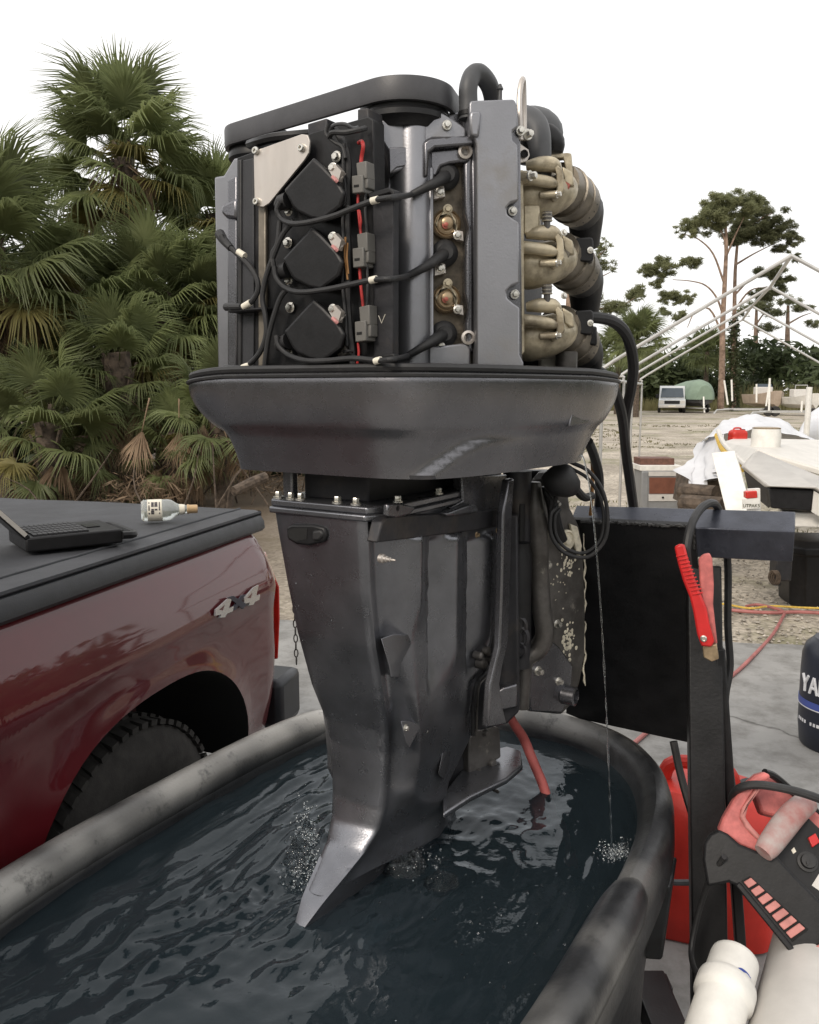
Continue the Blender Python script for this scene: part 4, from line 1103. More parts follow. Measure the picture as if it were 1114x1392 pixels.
for c, r, nm in ((cR, rR - .009, 'cam_pulley'), (cL, rL - .009, 'cam_pulley')):
    pl_ = MB().lathe(V((c.x, c.y, bz0 - .014)), EZ, [(r * .5, -.018), (r * .88, -.016), (r * .96, -.006), (r * 1.06, -.002), (r * 1.06, .006), (r, .012), (r, bh + .01), (r * .8, bh + .014), (.001, bh + .014)], 44).build(nm, M['plastic'], motor)
    MB().cyl(V((c.x, c.y, zt - .04)), V((c.x, c.y, bz0 - .012)), r * .5, seg=20).build('pulley_hub', M['block'], motor)
MB().lathe(V((cB.x, cB.y, zt)), EZ, [(.09, 0), (.09, bz1 - zt), (.05, bz1 - zt + .003)], 40).build('crank_pulley', M['plastic'], motor)
# tower behind the steel plate and idler posts
slab('belt_post', CP, [(418, 168), (444, 160), (446, 180), (440, 206), (420, 206)], -.06, -.004, M['block'])
slab('belt_post', CP, [(486, 148), (500, 146), (503, 170), (486, 172)], -.05, -.01, M['block'])
MB().tube([at(340, 196, 1.50), at(352, 192, 1.45), at(372, 187, 1.43), at(400, 184, 1.42), at(424, 182, 1.42)], .008, 8, sm=4).build('pulley_guard', M['plastic'], motor)

# ---- breather hose, nipple, lifting eye
MB().tube([at(637, 162, 1.42), at(637, 140, 1.42), at(637, 118, 1.42), at(643, 102, 1.43), at(653, 100, 1.44), at(664, 113, 1.46), at(669, 128, 1.48), at(671, 145, 1.50)], .0148, 14, sm=5).build('breather_hose', M['hosegrey'], motor)
MB().lathe(at(637, 158, 1.42), EZ, [(.0165, 0), (.0165, .006), (.015, .007)], 16).build('hose_clamp', M['plastic'], motor)
MB().lathe(at(680, 138, 1.45), EZ, [(.006, 0), (.0035, .004), (.0035, .017), (.0055, .019), (.002, .027)], 12).build('hose_nipple', M['hosegrey'], motor)
EYEP = Plane(at(711, 170, 1.46), V((.93, -.36, 0)))
ey = MB(); ey.tube([at(708, 190, 1.43), at(706.5, 150, 1.43), at(707, 125, 1.435), at(710, 109, 1.445), at(712, 112, 1.46), at(713, 150, 1.47), at(713, 190, 1.47)], .0045, 8, sm=5); ey.build('lifting_eye', M['plate'], motor)
slab('eye_bracket', Plane(at(713, 205, 1.45), V((.3, -1, 0))), [(704, 188), (709, 196), (712, 198), (719, 203), (721, 211), (717, 219), (704, 222)], -.004, .0, M['plate'], bevel=.001)
MB().lathe(at(713, 209, 1.447), V((.3, -1, 0)), [(.0065, 0), (.0065, .002), (.0045, .002), (.004, .0005), (.0005, .0005)], 16).build('eye_hole', M['well'], motor)
MB().bolt(at(717, 183, 1.45), V((.5, -1, 0)), .006, .010).build('bolt', M['steel'], motor)

# ---- intake side
slab('intake_flange', Plane(at(710, 350, 1.48), V((.25, -1, 0))), [(704, 232), (712, 230), (713, 300), (714, 478), (706, 488), (703, 480)], -.03, .0, M['bronze'], bevel=.002)
MB().tube([at(705, 165, 1.58), at(722, 170, 1.56), at(732, 185, 1.54), at(735, 215, 1.53), at(735, 262, 1.53), at(728, 280, 1.53)], [.03, .028, .022, .019, .019, .018], 14, sm=5).build('intake_hose', M['hosegrey'], motor)
MB().ball(at(722, 185, 1.66), .06, .07, .05, 18, 10).build('air_dome', M['hosegrey'], motor)
bx = MB().prism([at(*q, 1.50) for q in ((712, 278), (734, 278), (734, 316), (712, 318))], (0.01, .05, 0)); bx.build('intake_pad', M['bronze'], motor, bevel=.003)
MB().tube([at(708, 242, 1.49), at(716, 240, 1.48), at(722, 239, 1.475)], [.012, .010, .006], 10).build('flange_stud', M['bronze'], motor)
MB().bolt(at(720, 239, 1.47), V((.8, -.6, 0)), .006, .01).build('bolt', M['steel'], motor)
for k, dy in enumerate((-93, 0, 99)):
    Yb = 1.535
    A = lambda x, y, Y=Yb: at(x, y + dy, Y)
    ib = MB()
    ib.tube([A(706, 362, 1.55), A(720, 362, 1.54), A(742, 358, 1.55), A(760, 352, 1.57), A(768, 350, 1.59)], [.036, .040, .038, .034, .026], 18, sm=4)
    body = ib.build('throttle_body', M['bronze'], motor)
    for pts, rr in (([(716, 318, 1.51), (735, 316, 1.505), (752, 317, 1.51), (760, 324, 1.52)], [.008, .0125, .0125, .007]),
                    ([(708, 336, 1.495), (725, 337, 1.49), (748, 341, 1.495), (757, 344, 1.51)], [.011, .010, .0095, .005])):
        MB().tube([A(*q) for q in pts], rr, 12, sm=4).build('cast_boss', M['bronze'], body)
    MB().cyl(A(735, 358, 1.50), A(759, 357, 1.495), .0062, seg=12).build('throttle_shaft', M['bronze'], body)
    MB().bolt(A(757, 357, 1.493), V((.9, -.4, 0)), .0045, .006).build('shaft_nut', M['steel'], body)
    MB().prism([A(x, y, 1.50) for x, y in ((753, 314), (759, 317), (766, 325), (768, 350), (762, 358), (752, 366), (748, 362), (757, 350), (757, 330))], (.006, .03, 0)).build('body_flange', M['bronze'], body, bevel=.002)
    MB().prism([A(x, y, 1.53) for x, y in ((764, 318), (779, 327), (781, 345), (776, 346), (767, 340))], (.01, .04, 0)).build('link_arm', M['bronze'], body, bevel=.003)
    if k < 2: MB().prism([A(x, y, 1.53) for x, y in ((767, 338), (776, 343), (773, 350), (768, 347))], (.004, .01, 0)).build('link_pin', M['copper'] if k == 0 else M['bronze_dark'], body, bevel=.001)
    # barrel turning down and away
    p0, p1, p2, p3 = A(758, 345, 1.60), A(772, 357, 1.64), A(786, 370, 1.68), A(796, 384, 1.72)
    MB().tube([p0, p1, p2], [.042, .0455, .045], 22, sm=4).build('intake_barrel', M['bronze_dark'], body)
    for t, r_ in ((.35, .0475), (.72, .0472)):
        c = p0.lerp(p2, t); d = (p2 - p0).normalized(); MB().lathe(c, d, [(r_ - .004, -.004), (r_, -.003), (r_, .003), (r_ - .004, .004)], 26).build('barrel_rib', M['bronze_dark'], body)
    MB().tube([p2 - (p2 - p1) * .2, p2, p2.lerp(p3, .5), p3, p3 + V((.01, .04, -.05))], [.045, .044, .040, .036, .028], 20, sm=3).build('rubber_coupling', M['rubber'], body)
    # push rod with spring between the bodies
    if k < 3:
        sp_ = MB().cyl(A(744, 300 if k else 305, 1.50), A(744, 288 if k else 290, 1.50), .0085, seg=12)
        sp_.cyl(A(744, 312, 1.50), A(744, 300, 1.50), .006, seg=10)
        if k: stuff(sp_.build('link_spring', M['greybracket'], body))
        for j in range(3 if k else 0):
            MB().lathe(A(744, 290 + j * 5, 1.50), EZ, [(.0085, -.0012), (.0098, 0), (.0085, .0012)], 14).build('spring_coil', M['steel'], body)
    # black sensor box
    if k:
        MB().prism([A(x, y, 1.585) for x, y in ((783, 323), (804, 322), (807, 325), (807, 353), (803, 356), (781, 354))], (.006, .03, 0)).build('sensor_box', M['plastic'], body, bevel=.004)
        MB().bolt(A(803, 340, 1.583), V((.1, -1, 0)), .004, .003).build('bolt', M['steel'], body)
    else:
        pass
MB().prism([at(x, y, 1.62) for x, y in ((797, 444), (812, 443), (812, 470), (796, 468))], (.006, .03, 0)).build('sensor_box', M['plastic'], motor, bevel=.004)
MB().bolt(at(767, 316, 1.50), V((.3, -1, .2)), .004, .004).build('bolt', M['steel'], motor)
MB().bolt(at(767, 402, 1.50), V((.3, -1, .2)), .004, .004).build('bolt', M['steel'], motor)
# top bracket and connector of the intake
MB().prism([at(x, y, 1.58) for x, y in ((735, 210), (772, 207), (777, 208), (780, 246), (774, 250), (766, 214), (740, 217))], (.005, .02, 0)).build('intake_top_bracket', M['bronze'], motor, bevel=.002)
MB().tube([at(733, 182, 1.60), at(744, 183, 1.59), at(752, 195, 1.59), at(752, 208, 1.59)], [.016, .020, .022, .018], 12, sm=3).build('top_connector', M['plastic'], motor)
for k in range(3): MB().tube([at(730, 179 + k * 2, 1.56), at(738, 178 + k * 3, 1.555), at(746, 184 + k * 2, 1.56)], .0014, 6, sm=4).build('connector_wire', M['copper'] if k != 1 else M['whiteband'], motor)
# small parts standing in the pan
MB().box(at(748, 492, 1.62), (.040, .03, .034)).build('white_tag_box', M['whiteband'], motor, bevel=.003)
MB().lathe(at(770, 503, 1.58), EZ, [(.02, 0), (.02, .032), (.017, .034), (.001, .034)], 20).build('oil_cap', M['greybracket'], motor)
MB().box(at(742, 485, 1.72), (.09, .05, .09)).build('pan_bracket', M['plastic'], motor, bevel=.004)

# ---- big hoses leaving the front of the pan
def cable(name, pts, r, m, label=None, cat=None, sm=6, seg=10, parent=None):
    o = MB().tube([at(*q) for q in pts], r, seg, sm=sm)
    return o.build(name, M[m], parent)
cable('rigging_hose', [(770, 432, 1.66), (800, 431, 1.68), (832, 436, 1.70), (852, 455, 1.73), (861, 490, 1.78), (859, 525, 1.84), (851, 565, 1.9), (850, 600, 1.95), (856, 650, 2.0), (863, 700, 2.06)], .0115, 'rubber', parent=motor)
cable('rigging_hose', [(785, 490, 1.72), (805, 500, 1.74), (822, 510, 1.76), (836, 530, 1.8), (846, 565, 1.86), (851, 610, 1.95), (858, 660, 2.02), (864, 705, 2.08)], .0112, 'rubber', parent=motor)
cable('rigging_hose', [(800, 600, 1.80), (808, 620, 1.84), (815, 650, 1.90), (814, 690, 1.98), (812, 705, 2.02)], .0105, 'rubber', parent=motor)
cable('bleed_tube', [(776, 628, 1.74), (800, 640, 1.73), (818, 664, 1.72), (826, 695, 1.72), (824, 730, 1.72), (808, 752, 1.72), (790, 758, 1.72), (766, 750, 1.72), (750, 728, 1.72), (749, 700, 1.72), (757, 690, 1.73)], .0042, 'rubber', parent=motor)
cable('bleed_tube', [(776, 636, 1.745), (799, 650, 1.735), (814, 672, 1.725), (821, 700, 1.725), (818, 730, 1.725), (804, 747, 1.725), (788, 752, 1.725), (768, 744, 1.725), (756, 726, 1.725), (755, 702, 1.725), (762, 692, 1.735)], .0036, 'rubber', parent=motor)
cable('hydraulic_hose', [(779, 655, 1.76), (786, 668, 1.76), (795, 676, 1.78), (805, 674, 1.80)], .009, 'rubber', parent=motor)
cable('yellow_lead', [(804, 614, 1.86), (806, 640, 1.88), (805, 680, 1.9), (803, 700, 1.92)], .004, 'orangewire', parent=motor)
# ------------------------------------------------------------------ motor stand
M['black_steel'] = mat('black_painted_steel', (0.012, 0.012, 0.013), 0.42, 0.1, 0.4, 14, 0.0005, 120, rvar=0.12, spec=.35)
M['blue_steel'] = mat('beam_worn_blue_black_steel', (0.055, 0.060, 0.078), 0.30, 0.4, 0.3, 14, 0.0004, 120, rvar=0.1)
M['weld'] = mat('weld_spatter', (0.05, 0.05, 0.05), 0.5, 0.4, 0.6, 90, 0.002, 150)
M['clampred'] = mat('clamp_red_vinyl', (0.55, 0.022, 0.022), 0.32, 0, 0.12, 30)
M['pink'] = mat('faded_red_plastic', (0.50, 0.14, 0.13), 0.55, 0, 0.3, 40, 0.0003, 200)
M['slat'] = mat('faded_pink_slat', (0.50, 0.20, 0.18), 0.6, 0, 0.2, 40)
M['canred'] = mat('gas_can_red', (0.50, 0.024, 0.014), 0.45, 0, 0.2, 8, 0.0004, 100)
M['pvc'] = mat('scuffed_white_pvc', (0.76, 0.745, 0.70), 0.5, 0, 0.12, 14, 0.0003, 90)
M['pale'] = mat('pale_grey_plastic', (0.55, 0.53, 0.50), 0.45, 0, 0.10, 12)
M['bluepen'] = mat('blue_marker', (0.03, 0.06, 0.30), 0.5)
M['hosered'] = mat('faded_red_hose', (0.42, 0.10, 0.09), 0.5, 0, 0.25, 20)
M['hosepink'] = mat('dusty_red_garden_hose', (0.36, 0.13, 0.12), 0.6, 0, 0.25, 10)
M['rope'] = mat('yellow_rope', (0.62, 0.42, 0.08), 0.8, 0, 0.3, 40)
DA = R(24); SDV = V((math.cos(DA), -math.sin(DA), 0)); SNH = V((-math.sin(DA), -math.cos(DA), 0))
TH = R(25); SU = TZ * math.cos(TH) + SNH * math.sin(TH); SFN = SNH * math.cos(TH) - TZ * math.sin(TH)
PR = at(1061, 722, 1.73)
_d = ray(775, 710)
PL = at(775, 711, 1.925)
SDV = (PR - PL).normalized()
BS = .078
stand = thing('motor_stand', 'black welded steel motor stand with square top beam and backing plate', 'motor stand', (PR.x - .1, PR.y, 0))
bm_ = MB(); w_ = .006
def sq(o, ins): 
    c = o - SFN * BS / 2 - SU * BS / 2
    return [c + SFN * (BS / 2 - ins) * a + SU * (BS / 2 - ins) * b for a, b in ((1, 1), (1, -1), (-1, -1), (-1, 1))]
e_out = [p + SDV * k for p, k in zip(sq(PR, 0), (0, 0, .0, .0))]
PE_ = PR + SDV * .028
bm_.loft([sq(PL, 0), sq(PE_, 0), sq(PE_, w_), sq(PL, w_), sq(PL, 0)], caps=False)
bm_.build('top_beam', M['blue_steel'], stand, bevel=.004)
SP_ = Plane(PL - SU * .02 + SFN * .010, SFN)
pl_pts = [(772, 706), (945, 714), (952, 800), (962, 1015), (905, 1003), (790, 978), (770, 970)]
slab('backing_plate', SP_, pl_pts, -.012, 0, M['black_steel'], parent=stand, bevel=.001)
rnd = random.Random(5)
wb = MB()
wp = [SP_.hit(x, 708 + (x - 790) * .055 + rnd.uniform(-1, 1), .002) for x in range(790, 944, 3)]
wb.tube(wp, [rnd.uniform(.002, .0055) for _ in wp], 6); wb.build('weld_bead', M['weld'], stand)
wp = [SP_.hit(944 + rnd.uniform(-.6, .6), y, .001) for y in range(714, 750, 3)]
wb = MB().tube(wp, [rnd.uniform(.001, .003) for _ in wp], 6); wb.build('weld_bead', M['weld'], stand)
# leaning post and brace
def sqtube(name, a, b, w, d, m, parent, wdir=None):
    a, b = V(a), V(b); ax = (b - a).normalized(); wd = wdir or V((1, -.25, 0)); wd = (wd - ax * wd.dot(ax)).normalized(); dd_ = ax.cross(wd)
    rr = [[p + wd * w / 2 * i + dd_ * d / 2 * j for i, j in ((1, 1), (1, -1), (-1, -1), (-1, 1))] for p in (a, b)]
    return MB().loft(rr).build(name, m, parent, bevel=.004)
sqtube('post', at(956, 770, 1.87), at(966, 1470, 1.60), .072, .07, M['black_steel'], stand)
sqtube('post_gusset', at(978, 880, 1.80), at(1010, 1330, 1.70), .022, .04, M['black_steel'], stand)
MB().box(V((at(966, 1470, 1.6).x, 1.62, .03)), (.09, .9, .06)).build('foot_rail', M['black_steel'], stand, bevel=.004)
MB().box(V((at(966, 1470, 1.6).x - .3, 2.03, .03)), (.7, .06, .058)).build('foot_crossbar', M['black_steel'], stand, bevel=.004)

# ------------------------------------------------------------------ battery clamp over the plate, cables
cp_o = at(950, 800, 1.66)
clamp = thing('jumper_clamp', 'red battery clamp biting the edge of the stand plate', 'jumper clamp', cp_o)
CLP = Plane(cp_o, V((-.35, -1, .1)))
c1 = [(917, 743), (924, 740), (931, 740), (936, 760), (944, 785), (953, 808), (961, 826), (965, 848), (972, 872), (968, 880), (954, 879), (948, 862), (943, 832), (938, 812), (929, 790), (922, 766)]
slab('handle', CLP, c1, -.004, .012, M['clampred'], parent=clamp, bevel=.004)
c2 = [(950, 760), (956, 754), (965, 752), (969, 760), (971, 795), (970, 822), (973, 850), (976, 876), (970, 876), (962, 846), (956, 824), (952, 800)]
slab('handle', CLP, c2, -.032, -.014, M['pink'], parent=clamp, bevel=.003)
for k in range(11):
    t = k / 10; x = 922 + 22 * t; y = 755 + 52 * t
    MB().tube([CLP.hit(x - 2, y + 1.5, .0125), CLP.hit(x + 5, y, .0145), CLP.hit(x + 12, y - 1.5, .0125)], .0016, 6).build('grip_ridge', M['clampred'], clamp)
MB().lathe(CLP.hit(957, 868, .012), CLP.n, [(.0065, 0), (.0065, .003), (.004, .0045), (.0035, .002), (.0005, .002)], 14).build('rivet', M['steel'], clamp)
slab('jaw', CLP, [(955, 878), (975, 876), (978, 896), (968, 900), (957, 894)], -.022, .004, M['brass'], parent=clamp, bevel=.002)

def cord(name, pts, r, m, label, cat, group=None, sm=6, seg=10):
    P_ = [at(*q) for q in pts]
    o = MB().tube(P_, r, seg, sm=sm).build(name, M[m], None, origin=P_[0])
    return tag(o, label, cat, group)
cord('jumper_cable', [(936, 770, 1.69), (934, 745, 1.69), (940, 715, 1.71), (952, 693, 1.76), (966, 684, 1.80), (976, 690, 1.86), (984, 720, 1.92), (990, 770, 1.94), (990, 850, 1.93), (993, 905, 1.92), (987, 945, 1.9), (986, 990, 1.88), (993, 1050, 1.8), (1000, 1100, 1.74)], .0088, 'rubber', 'thick black cable looped over the end of the steel beam', 'cable')
cord('power_cable', [(916, 1008, 1.95), (925, 1050, 1.93), (936, 1090, 1.90), (950, 1135, 1.86), (960, 1180, 1.84)], .0095, 'rubber', 'black cable hanging straight below the stand plate', 'cable')
cord('charger_cable', [(1000, 1095, 1.66), (996, 1085, 1.62), (1005, 1072, 1.58), (1030, 1067, 1.56), (1070, 1073, 1.54), (1114, 1086, 1.52), (1190, 1120, 1.5)], .0082, 'rubber', 'black cable running over the red charger to the right', 'cable')
cord('thin_cable', [(985, 1165, 1.52), (968, 1190, 1.55), (955, 1225, 1.57), (945, 1262, 1.57), (940, 1295, 1.55), (946, 1320, 1.50), (962, 1338, 1.46), (975, 1350, 1.44)], .0055, 'rubber', 'thin black cable looping down beside the white pipe', 'cable')

# ------------------------------------------------------------------ red hose dropping into the tank
hz_ = G(742, 1078, WATER)
hs = MB().tube([at(688, 962, 1.86), at(698, 982, 1.87), at(712, 1004, 1.90), at(725, 1035, 1.89), hz_ + TZ * .0, hz_ + V((.02, -.03, -.10)), hz_ + V((.05, -.06, -.3))], [.010, .0105, .0115, .0115, .0115, .011, .011], 12, sm=6)
tag(hs.build('water_hose', M['hosered'], None, origin=at(688, 962, 1.86)), 'red hose hanging from the motor into the tank water', 'hose')

# ------------------------------------------------------------------ battery charger / booster box
CH = Plane(at(1040, 1210, 1.50), V((-.30, -.86, .42)))
chg = thing('battery_charger', 'red and black battery charger box leaning against the stand', 'battery charger', G(1040, 1330, .3))
slab('side_panel', CH, [(956, 1168), (958, 1146), (966, 1134), (978, 1128), (990, 1134), (1006, 1148), (1028, 1157), (1046, 1157), (1058, 1166), (1082, 1192), (1130, 1240), (1130, 1362), (1090, 1312), (1040, 1252), (1004, 1206), (992, 1200), (962, 1206)], -.035, .012, M['plastic'], parent=chg, bevel=.005)
slab('panel_rail', CH, [(1000, 1204), (1006, 1199), (1132, 1352), (1132, 1366)], .010, .020, M['plastic'], parent=chg, bevel=.003)
def quad_t(t0, t1, a0, a1, b0, b1):
    l = lambda p, q, t: (p[0] + (q[0] - p[0]) * t, p[1] + (q[1] - p[1]) * t)
    return [l(a0, a1, t0), l(a0, a1, t1), l(b0, b1, t1), l(b0, b1, t0)]
slab('vent_recess', CH, [(1008, 1198), (1020, 1191), (1100, 1264), (1078, 1281)], .0115, .0135, M['well'], parent=chg, bevel=.001)
for k in range(7):
    q = quad_t(k / 7 + .006, (k + .78) / 7, (1011, 1199), (1078, 1279), (1021, 1193), (1098, 1265))
    slab('vent_slat', CH, q, .012, .0175, M['slat'], parent=chg, bevel=.0015)
slab('vent_recess', CH, [(1098, 1290), (1114, 1282), (1150, 1320), (1130, 1340)], .0115, .0135, M['well'], parent=chg, bevel=.001)
for k in range(4):
    q = quad_t(k / 4 + .006, (k + .78) / 4, (1100, 1291), (1132, 1338), (1115, 1284), (1150, 1320))
    slab('vent_slat', CH, q, .012, .0175, M['slat'], parent=chg, bevel=.0015)
# red shell and handle behind the panel
A2 = lambda x, y, Y: at(x, y, Y)
M['pinkworn'] = mat('worn_pink_grey_grip', (.42, .17, .155), .6, 0, .15, 22, .0004, 120, col2=(.42, .39, .37))
HP = Plane(at(1020, 1100, 1.57), V((-.25, -.9, .35)))
slab('handle_arm', HP, [(976, 1132), (984, 1112), (997, 1090), (1012, 1068), (1028, 1054), (1042, 1050), (1050, 1056), (1036, 1066), (1022, 1084), (1011, 1103), (1010, 1113), (1022, 1130), (1046, 1152), (1034, 1162), (1006, 1150), (990, 1138)], -.03, .008, M['pink'], parent=chg, bevel=.006)
slab('handle_rim', HP, [(1010, 1098), (1006, 1110), (1014, 1126), (1040, 1152), (1046, 1148), (1024, 1126), (1014, 1112), (1018, 1096), (1036, 1072), (1030, 1070)], .006, .015, M['slat'], parent=chg, bevel=.004)
BP_ = Plane(at(1060, 1085, 1.64), V((-.2, -.85, .5)))
slab('back_shell', BP_, [(1026, 1080), (1044, 1054), (1066, 1062), (1098, 1092), (1150, 1140), (1150, 1180), (1088, 1108), (1060, 1112), (1036, 1106)], -.05, 0, M['pink'], parent=chg, bevel=.006)
MB().tube([A2(1040, 1050, 1.62), A2(1054, 1056, 1.63), A2(1080, 1078, 1.635), A2(1108, 1102, 1.63), A2(1140, 1132, 1.62)], .0075, 8, sm=4).build('shell_trim', M['plastic'], chg)
MB().tube([A2(1038, 1160, 1.50), A2(1046, 1150, 1.51), A2(1062, 1128, 1.54), A2(1080, 1106, 1.57), A2(1098, 1090, 1.60)], [.018, .022, .0245, .0245, .022], 16, sm=4, flat=.85).build('grip_bar', M['pinkworn'], chg)
FP = Plane(at(1095, 1165, 1.535), V((-.15, -.75, .64)))
slab('control_panel', FP, [(1052, 1166), (1092, 1112), (1100, 1112), (1150, 1160), (1150, 1250), (1100, 1215)], -.02, 0, M['plastic'], parent=chg, bevel=.002)
MB().lathe(FP.hit(1098, 1172), FP.n, [(.019, 0), (.019, .004), (.014, .005), (.013, .014), (.002, .015)], 20).build('selector_knob', M['rubber'], chg)
MB().prism(pp(FP, [(1096, 1171), (1100, 1168), (1101, 1174), (1098, 1177)], .0152), FP.n * .003).build('knob_grip', M['rubber'], chg)
MB().prism(pp(FP, [(1098, 1140), (1108, 1134), (1114, 1146), (1104, 1153)], 0), FP.n * .008).build('rocker_switch', M['clampred'], chg, bevel=.001)
MB().prism(pp(FP, [(1076, 1156), (1080, 1152), (1083, 1158), (1079, 1161)], 0), FP.n * .0007).build('print_mark', M['whiteband'], chg)
MB().prism(pp(FP, [(1104, 1204), (1114, 1188), (1132, 1206), (1124, 1218)], 0), FP.n * .0009).build('rating_label', M['pale'], chg)
# hollow body behind
slab('shell', CH, [(965, 1160), (985, 1135), (1060, 1166), (1130, 1230), (1150, 1340), (1010, 1215)], -.16, -.034, M['pink'], parent=chg, bevel=.01)

# ------------------------------------------------------------------ pipes
def pipe():
    a, b = at(1000, 1303, 1.42), at(958, 1440, 1.24)
    ax = (a - b).normalized(); L = (a - b).length
    o = thing('white_pipe', 'upright white plastic pipe with belled end and blue pen mark', 'pipe', b)
    r = .0445
    MB().lathe(b - ax * .5, ax, [(r * 1.0, 0), (r * 1.0, L + .5 - .105), (r * 1.015, L + .5 - .103), (r * 1.14, L + .5 - .095), (r * 1.15, L + .5 - .085), (r * 1.15, L + .5 - .070), (r * 1.12, L + .5 - .062), (r * .99, L + .5 - .056), (r * .97, L + .5 - .050), (r * .965, L + .5 - .010), (r * .94, L + .5 - .002), (r * .90, L + .5), (r * .78, L + .5 - .003), (r * .74, L + .5 - .003), (.002, L + .5 - .003)], 36).build('pipe_body', M['pvc'], o)
    fr = Plane(a - V((0, r * .97, 0)) * 1, V((0, -1, 0)))
    pm = MB()
    pts = []
    for (x, y) in ((993, 1311), (1000, 1317), (1008, 1319), (1016, 1323), (1021, 1330)):
        d = ray(x, y)
        # point on the pipe surface
        o_ = EYE - (EYE - b).dot(ax) * 0 * ax
        w = EYE - a; dp = d - ax * d.dot(ax); wp_ = w - ax * w.dot(ax)
        A_, B_, C_ = dp.dot(dp), 2 * dp.dot(wp_), wp_.dot(wp_) - (r * .985) ** 2
        disc = max(0, B_ * B_ - 4 * A_ * C_); t = (-B_ - math.sqrt(disc)) / (2 * A_); pts.append(EYE + d * t)
    pm.tube(pts, [.0006, .0018, .0035, .0012, .0006], 6, sm=3); pm.build('pen_mark', M['bluepen'], o)
pipe()
a, b = at(1125, 1240, 1.62), at(1085, 1440, 1.28)
ax = (a - b).normalized()
tag(MB().lathe(b - ax * .3, ax, [(.08, 0), (.085, .01), (.085, (a - b).length + .25), (.07, (a - b).length + .285), (.03, (a - b).length + .30), (.002, (a - b).length + .30)], 40).build('pale_cylinder', M['pale'], None, origin=b), 'pale grey plastic cylinder below the battery charger', 'cylinder')

# ------------------------------------------------------------------ gas can
def gas_can(o, w, d, h, rot, name, label, parts=True):
    c, s_ = math.cos(rot), math.sin(rot); X, Y = V((c, s_, 0)), V((-s_, c, 0))
    t = thing(name, label, 'gas can', o)
    rings = []
    for z, k in ((0, .94), (.02 * h, 1), (.36 * h, 1.0), (.38 * h, .985), (.44 * h, .985), (.46 * h, 1.0), (.66 * h, 1), (.80 * h, .93), (.90 * h, .74), (.93 * h, .66)):
        ring = []
        for j in range(32):
            a = 2 * math.pi * j / 32; cc, ss = math.cos(a), math.sin(a)
            ring.append(V(o) + X * (math.copysign(abs(cc) ** .5, cc) * w / 2 * k) + Y * (math.copysign(abs(ss) ** .5, ss) * d / 2 * k) + TZ * z)
        rings.append(ring)
    MB().loft(rings).build('can_body', M['canred'], t, ang=45)
    MB().tube([V(o) - X * w * .3 + TZ * h * .88, V(o) - X * w * .22 + TZ * h * 1.04, V(o) + X * w * .12 + TZ * h * 1.04, V(o) + X * w * .2 + TZ * h * .90], w * .05, 10, sm=5).build('can_handle', M['canred'], t)
    MB().lathe(V(o) + X * w * .32 + TZ * h * .86, TZ, [(w * .12, 0), (w * .12, h * .09), (w * .10, h * .11), (.001, h * .11)], 18).build('can_cap', M['plastic'], t)
    return t
gas_can(G(985, 1262, 0.0) + V((-.06, .05, 0)), .42, .30, .47, R(-20), 'gas_can', 'large red plastic fuel can standing behind the stand post')
MB_ = MB().tube([at(896, 1198, 2.02), at(920, 1200, 2.02), at(960, 1200, 2.0)], .008, 8); tag(MB_.build('grey_cord', M['hosegrey'], None, origin=at(896, 1198, 2.02)), 'grey cord stretched across the red fuel can', 'cord')

# ------------------------------------------------------------------ pail at the right edge
def pail():
    c = V((1.945, 3.66, 0))
    t = thing('oil_pail', 'dark blue oil pail with white lettering at the right edge', 'pail', c)
    M['pail'] = mat('pail_dark_blue', (0.012, 0.015, 0.026), 0.4, 0, 0.2, 10)
    M['pailband'] = mat('pail_blue_band', (0.045, 0.07, 0.26), 0.4, 0, 0.15, 12)
    M['letters'] = mat('pail_lettering', (0.62, 0.63, 0.66), 0.5, 0, 0.1, 30)
    MB().lathe(c, TZ, [(.150, 0), (.158, .012), (.168, .10), (.170, .35), (.168, .42), (.155, .465), (.128, .49), (.120, .50), (.02, .502)], 48).build('pail_body', M['pail'], t)
    MB().lathe(c + TZ * .195, TZ, [(.1712, .0), (.1716, .018), (.1716, .03)], 48).build('blue_band', M['pailband'], t)
    MB().lathe(c + TZ * .190, TZ, [(.1720, .0), (.1722, .004)], 48).build('white_line', M['letters'], t)
    def glyph(ch, ang, z, hgt, w, m, r=.1725):
        st = {'Y': [((0, 1), (.5, .5)), ((1, 1), (.5, .5)), ((.5, .5), (.5, 0))], 'A': [((0, 0), (.5, 1)), ((1, 0), (.5, 1)), ((.2, .35), (.8, .35))], 'M': [((0, 0), (0, 1)), ((0, 1), (.5, .4)), ((.5, .4), (1, 1)), ((1, 1), (1, 0))]}[ch]
        g = MB()
        for (x0, y0), (x1, y1) in st:
            P_ = []
            for k in range(4):
                x = x0 + (x1 - x0) * k / 3; y = y0 + (y1 - y0) * k / 3
                a = ang + x * w / r
                P_.append(c + V((math.cos(a), math.sin(a), 0)) * r + TZ * (z + y * hgt))
            g.tube(P_, .0068, 6)
        g.build('letter', m, t)
    a0 = math.radians(180)
    for k, ch in enumerate('YAM'):
        glyph(ch, a0 + k * .30, .265, .075, .040, M['letters'])
    pr = MB(); rnd = random.Random(4)
    for k in range(11):
        a = math.radians(172) + k * .105
        if k in (4, 8): continue
        e = V((math.cos(a), math.sin(a), 0)); pr.box(c + e * .1685 + TZ * (.125 + .0), (.012 * rnd.uniform(.7, 1.1), .003, .014), (V((-e.y, e.x, 0)), e, TZ))
    pr.build('small_print', M['letters'], t)
pail()

